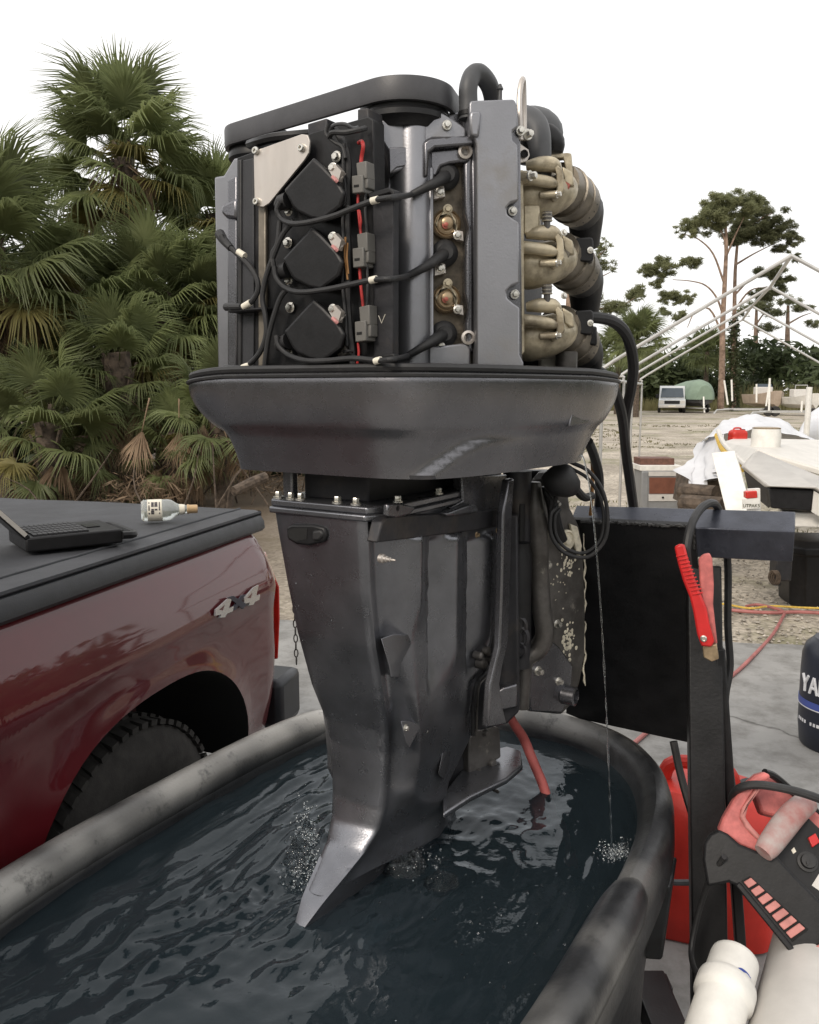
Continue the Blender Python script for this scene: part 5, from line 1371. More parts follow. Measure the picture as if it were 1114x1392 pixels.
# ------------------------------------------------------------------ hoses lying on the ground
def ground_hose(name, pts, r, m, label, cat, z=.012):
    P_ = [G(x, y, z + (0.0 if y > 875 else -.02)) for x, y in pts]
    return tag(MB().tube(P_, r, 8, sm=6).build(name, M[m], None, origin=P_[0]), label, cat)
ground_hose('garden_hose', [(820, 1042), (858, 1014), (900, 980), (960, 944), (1000, 915), (1028, 888), (1050, 864), (1063, 842), (1066, 832), (1050, 826), (1030, 822), (1015, 824)], .011, 'hosepink', 'faded red garden hose curving across the concrete to the gravel', 'hose')
ground_hose('garden_hose', [(985, 828), (1010, 831), (1050, 833), (1085, 832), (1130, 834), (1200, 836)], .013, 'hosepink', 'straight run of red hose lying on the gravel edge', 'hose')
ground_hose('yellow_rope', [(960, 818), (990, 822), (1020, 827), (1050, 824), (1090, 826), (1130, 827), (1180, 826)], .008, 'rope', 'yellow rope lying on gravel beside the red hose', 'rope')

# ------------------------------------------------------------------ telltale stream, splashes
def clear_water(name):
    m = bpy.data.materials.new(name); m.use_nodes = True
    p = m.node_tree.nodes['Principled BSDF']; p.inputs['Base Color'].default_value = (.9, .95, .97, 1); p.inputs['Transmission Weight'].default_value = 1.0
    p.inputs['Roughness'].default_value = .02; p.inputs['IOR'].default_value = 1.33
    n = m.node_tree.nodes.new('ShaderNodeTexNoise'); n.inputs['Scale'].default_value = 90
    b = m.node_tree.nodes.new('ShaderNodeBump'); b.inputs['Distance'].default_value = .001; m.node_tree.links.new(n.outputs['Fac'], b.inputs['Height']); m.node_tree.links.new(b.outputs[0], p.inputs['Normal'])
    return m
M['drop'] = clear_water('clear_water')
rnd = random.Random(21)
e_ = G(832, 1150, WATER)
s0 = at(786, 612, 1.62)
pts = []
for k in range(61):
    t = k / 60; z = s0.z + (e_.z - s0.z) * t
    q = math.sqrt(t)
    pts.append(V((s0.x + (e_.x - s0.x) * q * .85 + (e_.x - s0.x) * .15 * t, s0.y + (e_.y - s0.y) * q, z)))
st = MB().tube(pts, [(.0016 if k < 26 else rnd.uniform(.0005, .0026)) for k in range(61)], 7, sm=3)
tag(st.build('water_stream', M['drop'], None, origin=e_), 'thin stream of cooling water falling from the motor into the tank', 'water stream')
def splash(name, cx_, cy_, w, h, n, zmax, rmin, rmax, seed, m='drop'):
    rr = random.Random(seed); c = MB()
    for k in range(n):
        px = cx_ + rr.gauss(0, w); py = cy_ + rr.gauss(0, h)
        p = G(px, py, WATER + .002); p.z = WATER + wave(p.x, p.y) + abs(rr.gauss(0, zmax))
        r_ = rmin + (rmax - rmin) * rr.random() ** 2
        c.ball(p, r_, seg=8, rings=5)
    return stuff(c.build(name, M[m]))
splash('splash_bubbles', 418, 1150, 8, 22, 170, .012, .0008, .0042, 1)
splash('splash_bubbles', 404, 1185, 12, 12, 110, .005, .0008, .0036, 5)
splash('splash_bubbles', 548, 1165, 22, 12, 170, .009, .0008, .0034, 2)
splash('splash_bubbles', 838, 1160, 12, 8, 190, .004, .0006, .0026, 3)
splash('splash_bubbles', 640, 1250, 110, 60, 46, .0006, .0008, .0032, 4)
splash('splash_bubbles', 700, 1250, 60, 40, 40, .0006, .0008, .003, 6)
M['foam'] = mat('white_foam', (.62, .65, .66), .6, 0, .1, 40)
splash('foam_flecks', 416, 1150, 10, 26, 190, .010, .0004, .0016, 41, 'foam')
splash('foam_flecks', 548, 1172, 20, 9, 150, .008, .0004, .0013, 42, 'foam')
splash('foam_flecks', 838, 1160, 10, 7, 120, .003, .0004, .0014, 44, 'foam')
def mound(cx_, cy_, rr_, h, seed):
    c = G(cx_, cy_, WATER); rows = []
    for j in range(14):
        row = []
        for k in range(29):
            a = 2 * math.pi * k / 28; r_ = rr_ * j / 13
            x, y = c.x + math.cos(a) * r_, c.y + math.sin(a) * r_
            n_ = noise.noise(V((x * 48, y * 48, seed))) * .6 + noise.noise(V((x * 110, y * 110, seed))) * .45
            z = WATER + wave(x, y) + h * (1 - (j / 13) ** 1.3) ** 1.5 * (1 + 1.5 * n_) - .010 * (j / 13) ** 2
            row.append(V((x, y, z)))
        rows.append(row)
    return stuff(MB().grid([r[::-1] for r in rows]).build('boiling_water', M['drop'], recalc=False))
mound(545, 1178, .062, .058, 3); mound(408, 1172, .042, .045, 8); mound(420, 1140, .03, .03, 12); mound(600, 1200, .05, .018, 15)

# droplets beaded on the wet leg
rnd = random.Random(9); dr = MB()
for k in range(150):
    y = 700 + 460 * rnd.random() ** .7
    f, h, z = leg_solve(*[interp([(-q[2], q[0], q[1]) for q in LV], -y)[i] for i in (0, 1)], y)
    s_ = rnd.uniform(-1, 1) * (h - .006)
    p = E(f - .006 * (1 - (s_ / h) ** 2) - .0004, s_, z); r_ = rnd.uniform(.0005, .0011)
    dr.ball(p, r_ * .5, r_, r_ * 1.3, 6, 4, (EF, ES, EZ))
stuff(dr.build('water_beads', M['drop'], motor))
# ------------------------------------------------------------------ vegetation
def leafmat(name, c1, c2, rough=.55, transl=.25, scale=1.5):
    m = mat(name, c1, rough, 0, 0.15, scale, col2=c2, spec=.3)
    n, l = m.node_tree.nodes, m.node_tree.links; p = n['Principled BSDF']
    oi = n.new('ShaderNodeObjectInfo'); hs = n.new('ShaderNodeHueSaturation')
    mr = n.new('ShaderNodeMapRange'); mr.inputs['To Min'].default_value = .7; mr.inputs['To Max'].default_value = 1.25
    l.new(oi.outputs['Random'], mr.inputs['Value']); l.new(mr.outputs[0], hs.inputs['Value'])
    rp = [x for x in n if x.type == 'VALTORGB'][0]
    l.new(rp.outputs[0], hs.inputs['Color']); l.new(hs.outputs[0], p.inputs['Base Color'])
    out = n['Material Output']
    tr = n.new('ShaderNodeBsdfTranslucent'); l.new(hs.outputs[0], tr.inputs['Color'])
    mx = n.new('ShaderNodeMixShader'); mx.inputs[0].default_value = transl
    l.new(p.outputs[0], mx.inputs[1]); l.new(tr.outputs[0], mx.inputs[2]); l.new(mx.outputs[0], out.inputs['Surface'])
    return m
M['frond'] = leafmat('palm_frond_green', (.17, .205, .090), (.27, .305, .14), .33, .5)
M['frond_y'] = leafmat('palm_frond_yellow', (.20, .19, .065), (.29, .25, .10), .5, .45)
M['frond_dead'] = leafmat('palm_frond_dead', (.20, .135, .085), (.36, .265, .18), .8)
M['ptrunk'] = mat('palm_trunk_bark', (.06, .044, .032), .9, 0, .5, 14, .01, 30, col2=(.14, .105, .078))
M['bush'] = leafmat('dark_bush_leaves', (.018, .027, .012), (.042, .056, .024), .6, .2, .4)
M['fartree'] = leafmat('far_bush_leaves', (.065, .092, .040), (.13, .165, .075), .6, .25, .25)
M['needles'] = leafmat('pine_needles', (.17, .185, .095), (.26, .27, .145), .6, .55, .5)
M['pinebark'] = mat('pine_bark', (.17, .11, .075), .9, 0, .4, 3, .02, 12, col2=(.34, .24, .18))
M['vine'] = leafmat('vine_leaves', (.04, .05, .02), (.08, .095, .04), .6)
M['reed'] = leafmat('tall_dry_grass', (.12, .115, .05), (.20, .185, .09), .7)

def frond_mesh(name, mat_, seed, dead=False, hang=False, n=56, spread=235, L=.80, lp=.62):
    rr = random.Random(seed); vs, fs = [], []
    # petiole arching a little
    sag = -.10 if not dead else -.04
    pet = [V((lp * k / 4, 0, sag * (k / 4) ** 2)) for k in range(5)]
    t = MB().tube(pet, [.018, .014, .012, .010, .009], 4); vs += t.v; fs += t.f
    c = pet[-1]
    for i in range(n):
        q = i / (n - 1); ang = R((q - .5) * spread) + rr.uniform(-.03, .03)
        if dead: ang *= .32
        ln = L * (1.0 - .32 * abs(q - .5) * 2) * rr.uniform(.86, 1.05)
        base = c + V((.18 * math.cos(ang * .4) * (0 if dead else 1) * (1 - abs(q - .5)), 0, -.02))
        d = V((math.cos(ang), math.sin(ang), 0))
        side = V((-d.y, d.x, 0))
        if hang:                                   # withered blade folded down from the end of its stalk
            d = V((rr.uniform(-.15, .30), math.sin(R((q - .5) * spread)) * .42 + rr.uniform(-.08, .08), -1)).normalized(); side = V((.35, 1, 0)).normalized()
            base = c + V((rr.uniform(-.05, .05), math.sin(R((q - .5) * spread)) * .10, 0))
        droop = rr.uniform(.16, .62) if not dead else rr.uniform(.0, .12)
        lift = .10 * (1 - abs(q - .5) * 2)
        w0, w1 = .012, (.040 if not dead else .026)
        pr = []
        for k, (s_, w) in enumerate(((0, w0), (.35, w1), (.66, w1 * .62), (1.0, .002))):
            p = base + d * ln * s_ + V((0, 0, lift * math.sin(s_ * 2) - droop * ln * s_ ** 3))
            if dead: p += V((0, rr.uniform(-.02, .02), rr.uniform(-.04, .04) * s_))
            if s_ == 1.0: p -= V((0, 0, 1)) * (0.06 if not dead else 0); p -= d * .05 * droop
            b = len(vs); vs += [p - side * w / 2 + V((0, 0, w * .35)), p - V((0, 0, w * .12)), p + side * w / 2 + V((0, 0, w * .35))]
            if k: fs += [(pr[0], b, b + 1, pr[1]), (pr[1], b + 1, b + 2, pr[2])]
            pr = [b, b + 1, b + 2]
    me = bpy.data.meshes.new(name); me.from_pydata([tuple(v) for v in vs], [], fs); me.materials.append(mat_)
    me.polygons.foreach_set('use_smooth', [True] * len(me.polygons))
    return me
FG = [frond_mesh('frond_green', M['frond'], s) for s in (1, 2, 3, 4)]
FY = [frond_mesh('frond_yellow', M['frond_y'], s) for s in (5, 6)]
FH = [frond_mesh('frond_withered', M['frond_dead'], s, True, True, n=44, lp=.62, L=.9) for s in (10, 11, 12)]
FD = [frond_mesh('frond_dead', M['frond_dead'], s, True, False, n=30, lp=.6, L=.85) for s in (7, 8, 9)]

def place_frond(me, parent, base, az, el, sc, roll=0):
    o = bpy.data.objects.new('frond', me); COL.objects.link(o); o.parent = parent
    d = V((math.cos(az) * math.cos(el), math.sin(az) * math.cos(el), math.sin(el)))
    up = V((0, 0, 1)); y = up.cross(d)
    y = y.normalized() if y.length > .05 else V((-math.sin(az), math.cos(az), 0))
    z = d.cross(y)
    m = Matrix((d, y, z)).transposed().to_4x4() @ Matrix.Rotation(roll, 4, 'X')
    o.matrix_basis = Matrix.Translation(V(base) - org(parent)) @ m @ Matrix.Scale(sc, 4)
    return o
def palm(px, py, Y, sc, n, seed, label, dead=5, yellow=2, trunk_r=.16, lean=0.0, tz=0.0):
    rr = random.Random(seed)
    top = at(px, py, Y); base = V((top.x + lean, top.y, -.03))
    t = thing('palm_tree', label, 'palm tree', base, 'palms behind the pickup truck')
    pts = [base.lerp(top, k / 8) + V((rr.uniform(-.03, .03), 0, 0)) for k in range(9)]
    tk = MB(); tk.tube(pts, [trunk_r * rr.uniform(.92, 1.1) for _ in pts], 14, sm=4)
    # old leaf boots as wedges
    H = top.z
    trk = tk.build('trunk', M['ptrunk'], t)
    bt = MB()
    nb = int(H * 16)
    for k in range(nb):
        z = H * (.12 + .86 * k / nb); a = k * 2.4; e = V((math.cos(a), math.sin(a), 0)); c = base.lerp(top, z / H) + e * trunk_r * .95
        tg = V((-e.y, e.x, 0)); up = (TZ + e * .35).normalized()
        bt.obox(c - tg * .035, tg * .07, up * .20, e * .03)
    stuff(bt.build('leaf_boots', M['ptrunk'], trk))
    n = int(n * 1.35)
    for k in range(n):
        q = k / n; az = k * 2.39996 + rr.uniform(-.2, .2); el = R(82 - 118 * q ** .9) + rr.uniform(-.12, .12)
        me = rr.choice(FG)
        if q > .55 and rr.random() < .30: me = rr.choice(FY)
        place_frond(me, t, top + V((math.cos(az), math.sin(az), 0)) * .08 - TZ * .5 * q, az, el, sc * rr.uniform(.74, 1.06), rr.uniform(-.5, .5))
    for k in range(dead):
        az = -math.pi / 2 + (k - (dead - 1) / 2) * (2.6 / max(1, dead)) + rr.uniform(-.25, .25)      # withered ones on the open side
        place_frond(rr.choice(FH), t, top + V((math.cos(az), math.sin(az), 0)) * .1 - TZ * (.35 + .25 * rr.random()), az, R(-8 - rr.uniform(0, 30)), sc * rr.uniform(.8, 1.0), rr.uniform(-.3, .3))
    return t
palm(168, 192, 15, 1.16, 34, 1, 'tallest palm standing clear against the white sky', dead=7, yellow=3)
palm(-18, 325, 12.5, 1.10, 30, 2, 'palm cut by the left edge of the picture', dead=5)
palm(294, 292, 16, 1.0, 28, 3, 'palm with brown hanging fronds touching the motor from behind', dead=8, yellow=3)
palm(104, 392, 13.5, .95, 28, 4, 'mid height palm between the tallest palm and the left edge', dead=1, yellow=0)
palm(215, 395, 14, 1.0, 28, 5, 'mid height palm right below the tallest palm', dead=3, yellow=1)
palm(292, 400, 14.5, 1.0, 26, 6, 'low palm with fronds drooping just left of the motor', dead=2, yellow=2)
palm(160, 480, 12.5, .85, 20, 7, 'short palm with rough brown trunk rising above the bed cover', dead=4, yellow=1, trunk_r=.18)
palm(55, 450, 15.5, 1.0, 24, 8, 'shaded palm deep behind the laptop', dead=4, yellow=0)
palm(240, 590, 12, .62, 14, 9, 'smallest palm half dead beside the short palm', dead=7, yellow=2, trunk_r=.13)
palm(62, 560, 11.5, .80, 18, 11, 'low shaded palm above the laptop', dead=3, trunk_r=.14)
palm(300, 540, 11.8, .72, 16, 12, 'low palm spreading under the cowl pan', dead=5, trunk_r=.13)
palm(118, 575, 13.2, .75, 16, 13, 'low palm left of the short rough trunk', dead=3, trunk_r=.13)
palm(352, 300, 18, 1.0, 24, 10, 'palm hidden for the most part behind the powerhead', dead=3, yellow=1)
# fallen fronds along the ground
rr = random.Random(31)
FL_ = [(205, 640, 'pale fallen frond hanging upright above the bottle'), (245, 640, 'brown fallen frond right of the bottle'), (285, 630, 'dry frond lying in the scrub left of the motor'), (330, 640, 'dead frond leaning under the cowl pan'), (175, 650, 'dead frond at the foot of the short palm')]
for k, (px, py, lb) in enumerate(FL_):
    p = at(px, py - 62, 11 + .3 * k)
    o = bpy.data.objects.new('fallen_frond', FD[k % 3]); COL.objects.link(o)
    d = V((rr.uniform(-.25, .25), rr.uniform(-.2, .1), -1)).normalized(); y = V((1, 0, 0)); z = d.cross(y).normalized(); y = z.cross(d)
    o.matrix_basis = Matrix.Translation(p + V((0, 0, .35))) @ Matrix((d, y, z)).transposed().to_4x4() @ Matrix.Scale(.75, 4)
    tag(o, lb, 'palm frond', 'dead fronds under the palms')

def leaf_cloud(name, blobs, n, size, mat_, seed, kind='stuff', parent=None, aspect=.5, shell=.55):
    """many small leaf faces spread through ellipsoids (centre, radii)"""
    rr = random.Random(seed); vs, fs = [], []
    vol = [b[1][0] * b[1][1] * b[1][2] for b in blobs]; tot = sum(v ** .67 for v in vol)
    o = org(parent) if parent is not None else V((0, 0, 0))
    for (c, r), v in zip(blobs, vol):
        for k in range(int(n * v ** .67 / tot)):
            d = V((rr.gauss(0, 1), rr.gauss(0, 1), rr.gauss(0, 1))).normalized() * (rr.random() ** shell)
            p = V(c) + V((d.x * r[0], d.y * r[1], d.z * r[2])) - o
            s_ = size * rr.uniform(.6, 1.4)
            a = V((rr.gauss(0, 1), rr.gauss(0, 1), rr.gauss(0, .7))).normalized(); b = a.orthogonal().normalized()
            b = (b * math.cos(1.7 * k) + a.cross(b) * math.sin(1.7 * k)) * aspect
            i = len(vs); vs += [p - a * s_, p + b * s_ * .7, p + a * s_, p - b * s_ * .7]; fs.append((i, i + 1, i + 2, i + 3))
    me = bpy.data.meshes.new(name); me.from_pydata([tuple(v) for v in vs], [], fs); me.materials.append(mat_)
    ob = bpy.data.objects.new(name, me); COL.objects.link(ob)
    if parent is not None: ob.parent = parent
    if kind: ob['kind'] = kind
    return ob
# dense understory behind the palms
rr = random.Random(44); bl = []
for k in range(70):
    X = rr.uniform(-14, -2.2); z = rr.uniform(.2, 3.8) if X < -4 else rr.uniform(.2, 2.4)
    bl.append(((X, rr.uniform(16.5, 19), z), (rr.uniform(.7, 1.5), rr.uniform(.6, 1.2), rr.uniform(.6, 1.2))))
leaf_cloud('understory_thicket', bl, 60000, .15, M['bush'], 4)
bl = [((rr.uniform(-7.5, -1.5), rr.uniform(10.5, 15), rr.uniform(.0, .35)), (rr.uniform(.5, .9), .5, rr.uniform(.15, .4))) for k in range(26)]
leaf_cloud('dry_scrub', bl, 5000, .09, M['frond_dead'], 5, aspect=.12)
# bare twigs in the scrub
tw = MB()
for k in range(34):
    p = V((rr.uniform(-5.5, -1.6), rr.uniform(9.5, 13.5), 0)); q = p + V((rr.uniform(-.9, .9), rr.uniform(-.3, .3), rr.uniform(.3, 1.0)))
    tw.tube([p, p.lerp(q, .5) + V((rr.uniform(-.1, .1), 0, .1)), q], [.014, .010, .004], 5, sm=2)
stuff(tw.build('dry_twigs', M['ptrunk']))
log = MB().tube([at(318, 668, 8.2), at(345, 655, 8.4), at(362, 648, 8.5)], [.05, .055, .05], 10, sm=2); tag(log.build('cut_log', M['ptrunk'], None, origin=at(340, 665, 8.3)), 'pale cut log lying in the scrub left of the motor leg', 'log')

# ------------------------------------------------------------------ far tree line
bl = []
for k in range(230):
    X = rr.uniform(-75, 75); q = (X + 75) / 150
    h = 3.6 + 2.0 * noise.noise(V((X * .13, 0, 0))) + (1.5 if 22 < X < 40 else 0)
    bl.append(((X, rr.uniform(70, 84), rr.uniform(.3, max(1.0, h))), (rr.uniform(1.5, 3.0), rr.uniform(1.5, 2.5), rr.uniform(1.2, 2.2))))
leaf_cloud('far_wood', bl, 80000, .42, M['fartree'], 12)
# unseen trees added beside and behind the camera to darken low sky and reflections
bl = []
for k in range(190):
    a = R(52 + (360 - 52 - 40) * k / 189 + rr.uniform(-1, 1)); d = rr.uniform(24, 31)
    for z in (1.4, rr.uniform(3.0, 4.6)):
        bl.append(((math.sin(a) * d, math.cos(a) * d, z), (2.0, 2.0, 2.0)))
leaf_cloud('unseen_shade_wood', bl, 42000, .55, M['fartree'], 77)
# tall dry grass in front of it
gb = MB()
for k in range(5200):
    X = rr.uniform(8, 50); Y = rr.uniform(66, 69.5); h = rr.uniform(.6, 1.9) * (1.25 if X > 26 else .6)
    b = V((X, Y, 0)); w = rr.uniform(.02, .05); ln = V((rr.gauss(0, .18), 0, 1)) * h
    i = len(gb.v); gb.v += [b - V((w, 0, 0)), b + V((w, 0, 0)), b + ln]; gb.f.append((i, i + 1, i + 2))
stuff(gb.build('tall_grass', M['reed'], recalc=False))

def pine(label, trunk, limbs, blobs, seed, n, r0, size=.32):
    base = V((trunk[0].x, trunk[0].y, -.05))
    t = thing('pine_tree', label, 'pine tree', base, 'tall pines at the back of the yard')
    nT = len(trunk)
    tk = MB().tube([V(p) for p in trunk], [r0 * (1 - .62 * k / (nT - 1)) for k in range(nT)], 12, sm=4).build('trunk', M['pinebark'], t)
    for pts in limbs:
        MB().tube([V(p) for p in pts], [.085 - .06 * k / (len(pts) - 1) for k in range(len(pts))], 7, sm=4).build('limb', M['pinebark'], t)
    # a crown of needle tufts, uneven lumps with gaps
    rr_ = random.Random(seed); lumps = []
    for (c, r) in blobs:
        m = max(9, int(r[0] * 26))
        for k in range(m):
            d = V((rr_.gauss(0, 1), rr_.gauss(0, 1), rr_.gauss(0, 1))).normalized() * rr_.random() ** .45
            s_ = rr_.uniform(.20, .36) * min(1.3, r[0] ** .5)
            lumps.append((V(c) + V((d.x * r[0], d.y * r[1], d.z * r[2])), (s_, s_, s_ * .62)))
    leaf_cloud('crown', lumps, int(n * 1.0), size * .85, M['needles'], seed, None, t, aspect=.15, shell=.6)
    return t
def bl_(px, py, rx, ry, Y): return (at(px, py, Y), (S(rx, Y), S(rx, Y) * .8, S(ry, Y)))
Yp = 62
A_ = lambda x, y, Y=Yp: at(x, y, Y)
pine('tall pine with bare reddish trunk and round crown', [A_(980, 558), A_(982, 500), A_(983, 440), A_(985, 400), A_(987, 360), A_(988, 330), A_(986, 300)],
     [[A_(984, 430), A_(975, 405), A_(960, 388), A_(940, 382), (A_(915, 380))], [A_(985, 385), A_(970, 345), A_(950, 325), A_(930, 318)], [A_(987, 350), A_(1000, 320), A_(1012, 295)], [A_(983, 455), A_(965, 400 + 20), A_(945, 425), A_(935, 445)], [A_(987, 360), A_(984, 320), A_(965, 300)]],
     [bl_(965, 300, 32, 20, Yp), bl_(935, 312, 18, 12, Yp), bl_(1000, 278, 36, 18, Yp), bl_(975, 278, 22, 14, Yp), bl_(900, 362, 22, 13, Yp), bl_(880, 368, 12, 8, Yp), bl_(940, 357, 15, 9, Yp), bl_(912, 405, 16, 12, Yp), bl_(935, 405, 12, 9, Yp), bl_(925, 430, 12, 8, Yp), bl_(905, 425, 9, 7, Yp), bl_(893, 385, 10, 6, Yp), bl_(865, 400, 12, 9, Yp)], 1, 30000, .24, .24)
Yp = 66
A2_ = lambda x, y: at(x, y, 66)
t2 = pine('vine covered pine just right of the bare pine trunk', [A2_(998, 556), A2_(998, 480), A2_(999, 420), A2_(1000, 370), A2_(1003, 330), A2_(1006, 290)],
     [[A2_(1000, 400), A2_(1020, 380), A2_(1040, 368)], [A2_(1000, 360), A2_(1025, 345), A2_(1055, 330)], [A2_(1000, 420), A2_(1020, 395), A2_(1045, 390)], [A2_(1004, 320), A2_(1030, 300), A2_(1050, 290)]],
     [bl_(1030, 290, 38, 22, 66), bl_(1062, 310, 22, 18, 66), bl_(1080, 325, 12, 14, 66), bl_(1040, 320, 26, 14, 66), bl_(1005, 315, 30, 16, 66), bl_(1060, 340, 12, 8, 66), bl_(1050, 370, 22, 10, 66), bl_(1065, 385, 16, 9, 66), bl_(1083, 352, 8, 6, 66), bl_(1045, 400, 22, 8, 66)], 2, 30000, .20, .24)
leaf_cloud('vine_cover', [(A2_(998, y), (.45, .45, .9)) for y in range(440, 556, 11)], 2200, .16, M['vine'], 8, None, t2)
pine('small pine at the right edge behind the canopy frame', [at(1071, 520, 74), at(1071, 460, 74), at(1072, 415, 74)], [[at(1072, 440, 74), at(1090, 430, 74), at(1104, 425, 74)]],
     [bl_(1075, 408, 16, 6, 74), bl_(1090, 418, 16, 6, 74), bl_(1105, 440, 12, 6, 74), bl_(1060, 425, 10, 5, 74)], 3, 2200, .3, .28)
pine('thin pine showing between the two taller pines and the edge', [at(1028, 520, 76), at(1028, 460, 76), at(1029, 420, 76)], [[at(1029, 440, 76), at(1040, 425, 76), at(1050, 420, 76)]],
     [bl_(1030, 415, 22, 9, 76), bl_(1050, 425, 14, 7, 76), bl_(1010, 425, 12, 7, 76), bl_(1040, 445, 18, 6, 76)], 5, 2600, .28, .28)
pine('pine branches showing just right of the intake side of the motor', [at(770, 560, 55), at(772, 480, 55), at(774, 400, 55), at(776, 330, 55)],
     [[at(775, 380, 55), at(800, 360, 55), at(825, 338, 55)], [at(774, 420, 55), at(810, 420, 55), at(845, 415, 55), at(870, 400, 55)], [at(775, 400, 55), at(800, 385, 55), at(830, 370, 55)]],
     [bl_(822, 335, 12, 14, 55), bl_(810, 355, 12, 9, 55), bl_(830, 362, 10, 7, 55), bl_(835, 418, 24, 8, 55), bl_(866, 398, 15, 14, 55), bl_(812, 405, 10, 7, 55), bl_(874, 425, 10, 5, 55), bl_(810, 300, 8, 6, 55)], 4, 3600, .3, .26)
# far palms left of the frame
def far_palm(px, py, Y, sc, seed, label):
    rr_ = random.Random(seed); top = at(px, py, Y); base = V((top.x, top.y, -.05))
    t = thing('palm_tree', label, 'palm tree', base, 'palms at the back of the yard')
    MB().tube([base, base.lerp(top, .5), top], [.22, .19, .17], 10).build('trunk', M['ptrunk'], t)
    for k in range(30):
        q = k / 30; az = k * 2.4; place_frond(rr_.choice(FG), t, top, az, R(80 - 125 * q), sc, rr_.uniform(-.3, .3))
far_palm(868, 462, 52, 1.55, 1, 'far palm standing behind the rigging hose')
far_palm(842, 475, 58, 1.4, 2, 'far palm right beside the motor pan')
far_palm(962, 478, 68, 1.5, 3, 'far palm left of the bare pine trunk')
# grass tufts in the yard
gt = MB()
for k in range(5200):
    X = rr.uniform(.5, 22); Y = rr.uniform(6.2, 42) if k % 3 else rr.uniform(6.0, 12)
    if noise.noise(V((X * .35, Y * .22, 2))) < .18: continue
    for j in range(4):
        b = V((X + rr.gauss(0, .06), Y + rr.gauss(0, .06), -.04)); h = rr.uniform(.02, .08); w = .006 + Y * .0004
        i = len(gt.v); gt.v += [b - V((w, 0, 0)), b + V((w, 0, 0)), b + V((rr.gauss(0, .04), rr.gauss(0, .04), h))]; gt.f.append((i, i + 1, i + 2))
stuff(gt.build('grass_tufts', M['reed'], recalc=False))
# loose gravel between slab and yard
M['stone'] = mat('loose_gravel', (.24, .215, .18), .9, 0, .5, 9, col2=(.55, .50, .43))
gv = MB(); ico = [(0, 0, 1), (.9, 0, .2), (0, .9, .2), (-.9, 0, .2), (0, -.9, .2), (0, 0, -.5)]
icf = [(0, 1, 2), (0, 2, 3), (0, 3, 4), (0, 4, 1), (5, 2, 1), (5, 3, 2), (5, 4, 3), (5, 1, 4)]
for k in range(6500):
    Y = 5.25 + 6.5 * rr.random() ** 1.6; X = rr.uniform(.6, 6.2)
    s_ = rr.uniform(.006, .02); a = rr.random() * 6.3; c_, s2 = math.cos(a), math.sin(a); sx, sy, sz = rr.uniform(.7, 1.5), rr.uniform(.7, 1.3), rr.uniform(.5, 1)
    gv.add([V((X + (x * sx * c_ - y * sy * s2) * s_, Y + (x * sx * s2 + y * sy * c_) * s_, z * sz * s_ - .028)) for x, y, z in ico], icf)
stuff(gv.build('gravel', M['stone'], recalc=False))

# ------------------------------------------------------------------ canopy frame of steel tube
M['galv'] = mat('galvanised_tube', (.50, .495, .48), .36, .5, .12, 6, rvar=.1)
RZ = CAM_H + 1.065; EZ_ = CAM_H + .194
cf = thing('canopy_frame', 'bare galvanised tube canopy frame standing over the boat', 'canopy frame', (3.06, 7.0, 0))
ridge = [V((3.06, 7.0, RZ)), V((3.765, 9.07, RZ)), V((4.40, 11.13, RZ)), V((5.09, 13.2, RZ))]
rd = (ridge[-1] - ridge[0]).normalized(); rl = V((-rd.y, rd.x, 0)); rl.z = 0
MB().tube(ridge, .016, 10).build('ridge_tube', M['galv'], cf)
for k, p in enumerate(ridge):
    for s_ in (1, -1):
        e = p + rl * 1.45 * s_; e.z = EZ_
        MB().tube([p, e + (p - e) * .06, e + V((0, 0, -.05)), V((e.x, e.y, EZ_ - .12))], .0155, 10, sm=4).build('rafter', M['galv'], cf)
        MB().cyl(V((e.x, e.y, EZ_ - .1)), V((e.x, e.y, -.05)), .016, seg=10).build('post', M['galv'], cf)
for s_ in (1, -1):
    MB().tube([ridge[0] + rl * 1.45 * s_ + V((0, 0, EZ_ - RZ - .1)), ridge[-1] + rl * 1.45 * s_ + V((0, 0, EZ_ - RZ - .1))], .017, 8).build('eave_tube', M['galv'], cf)

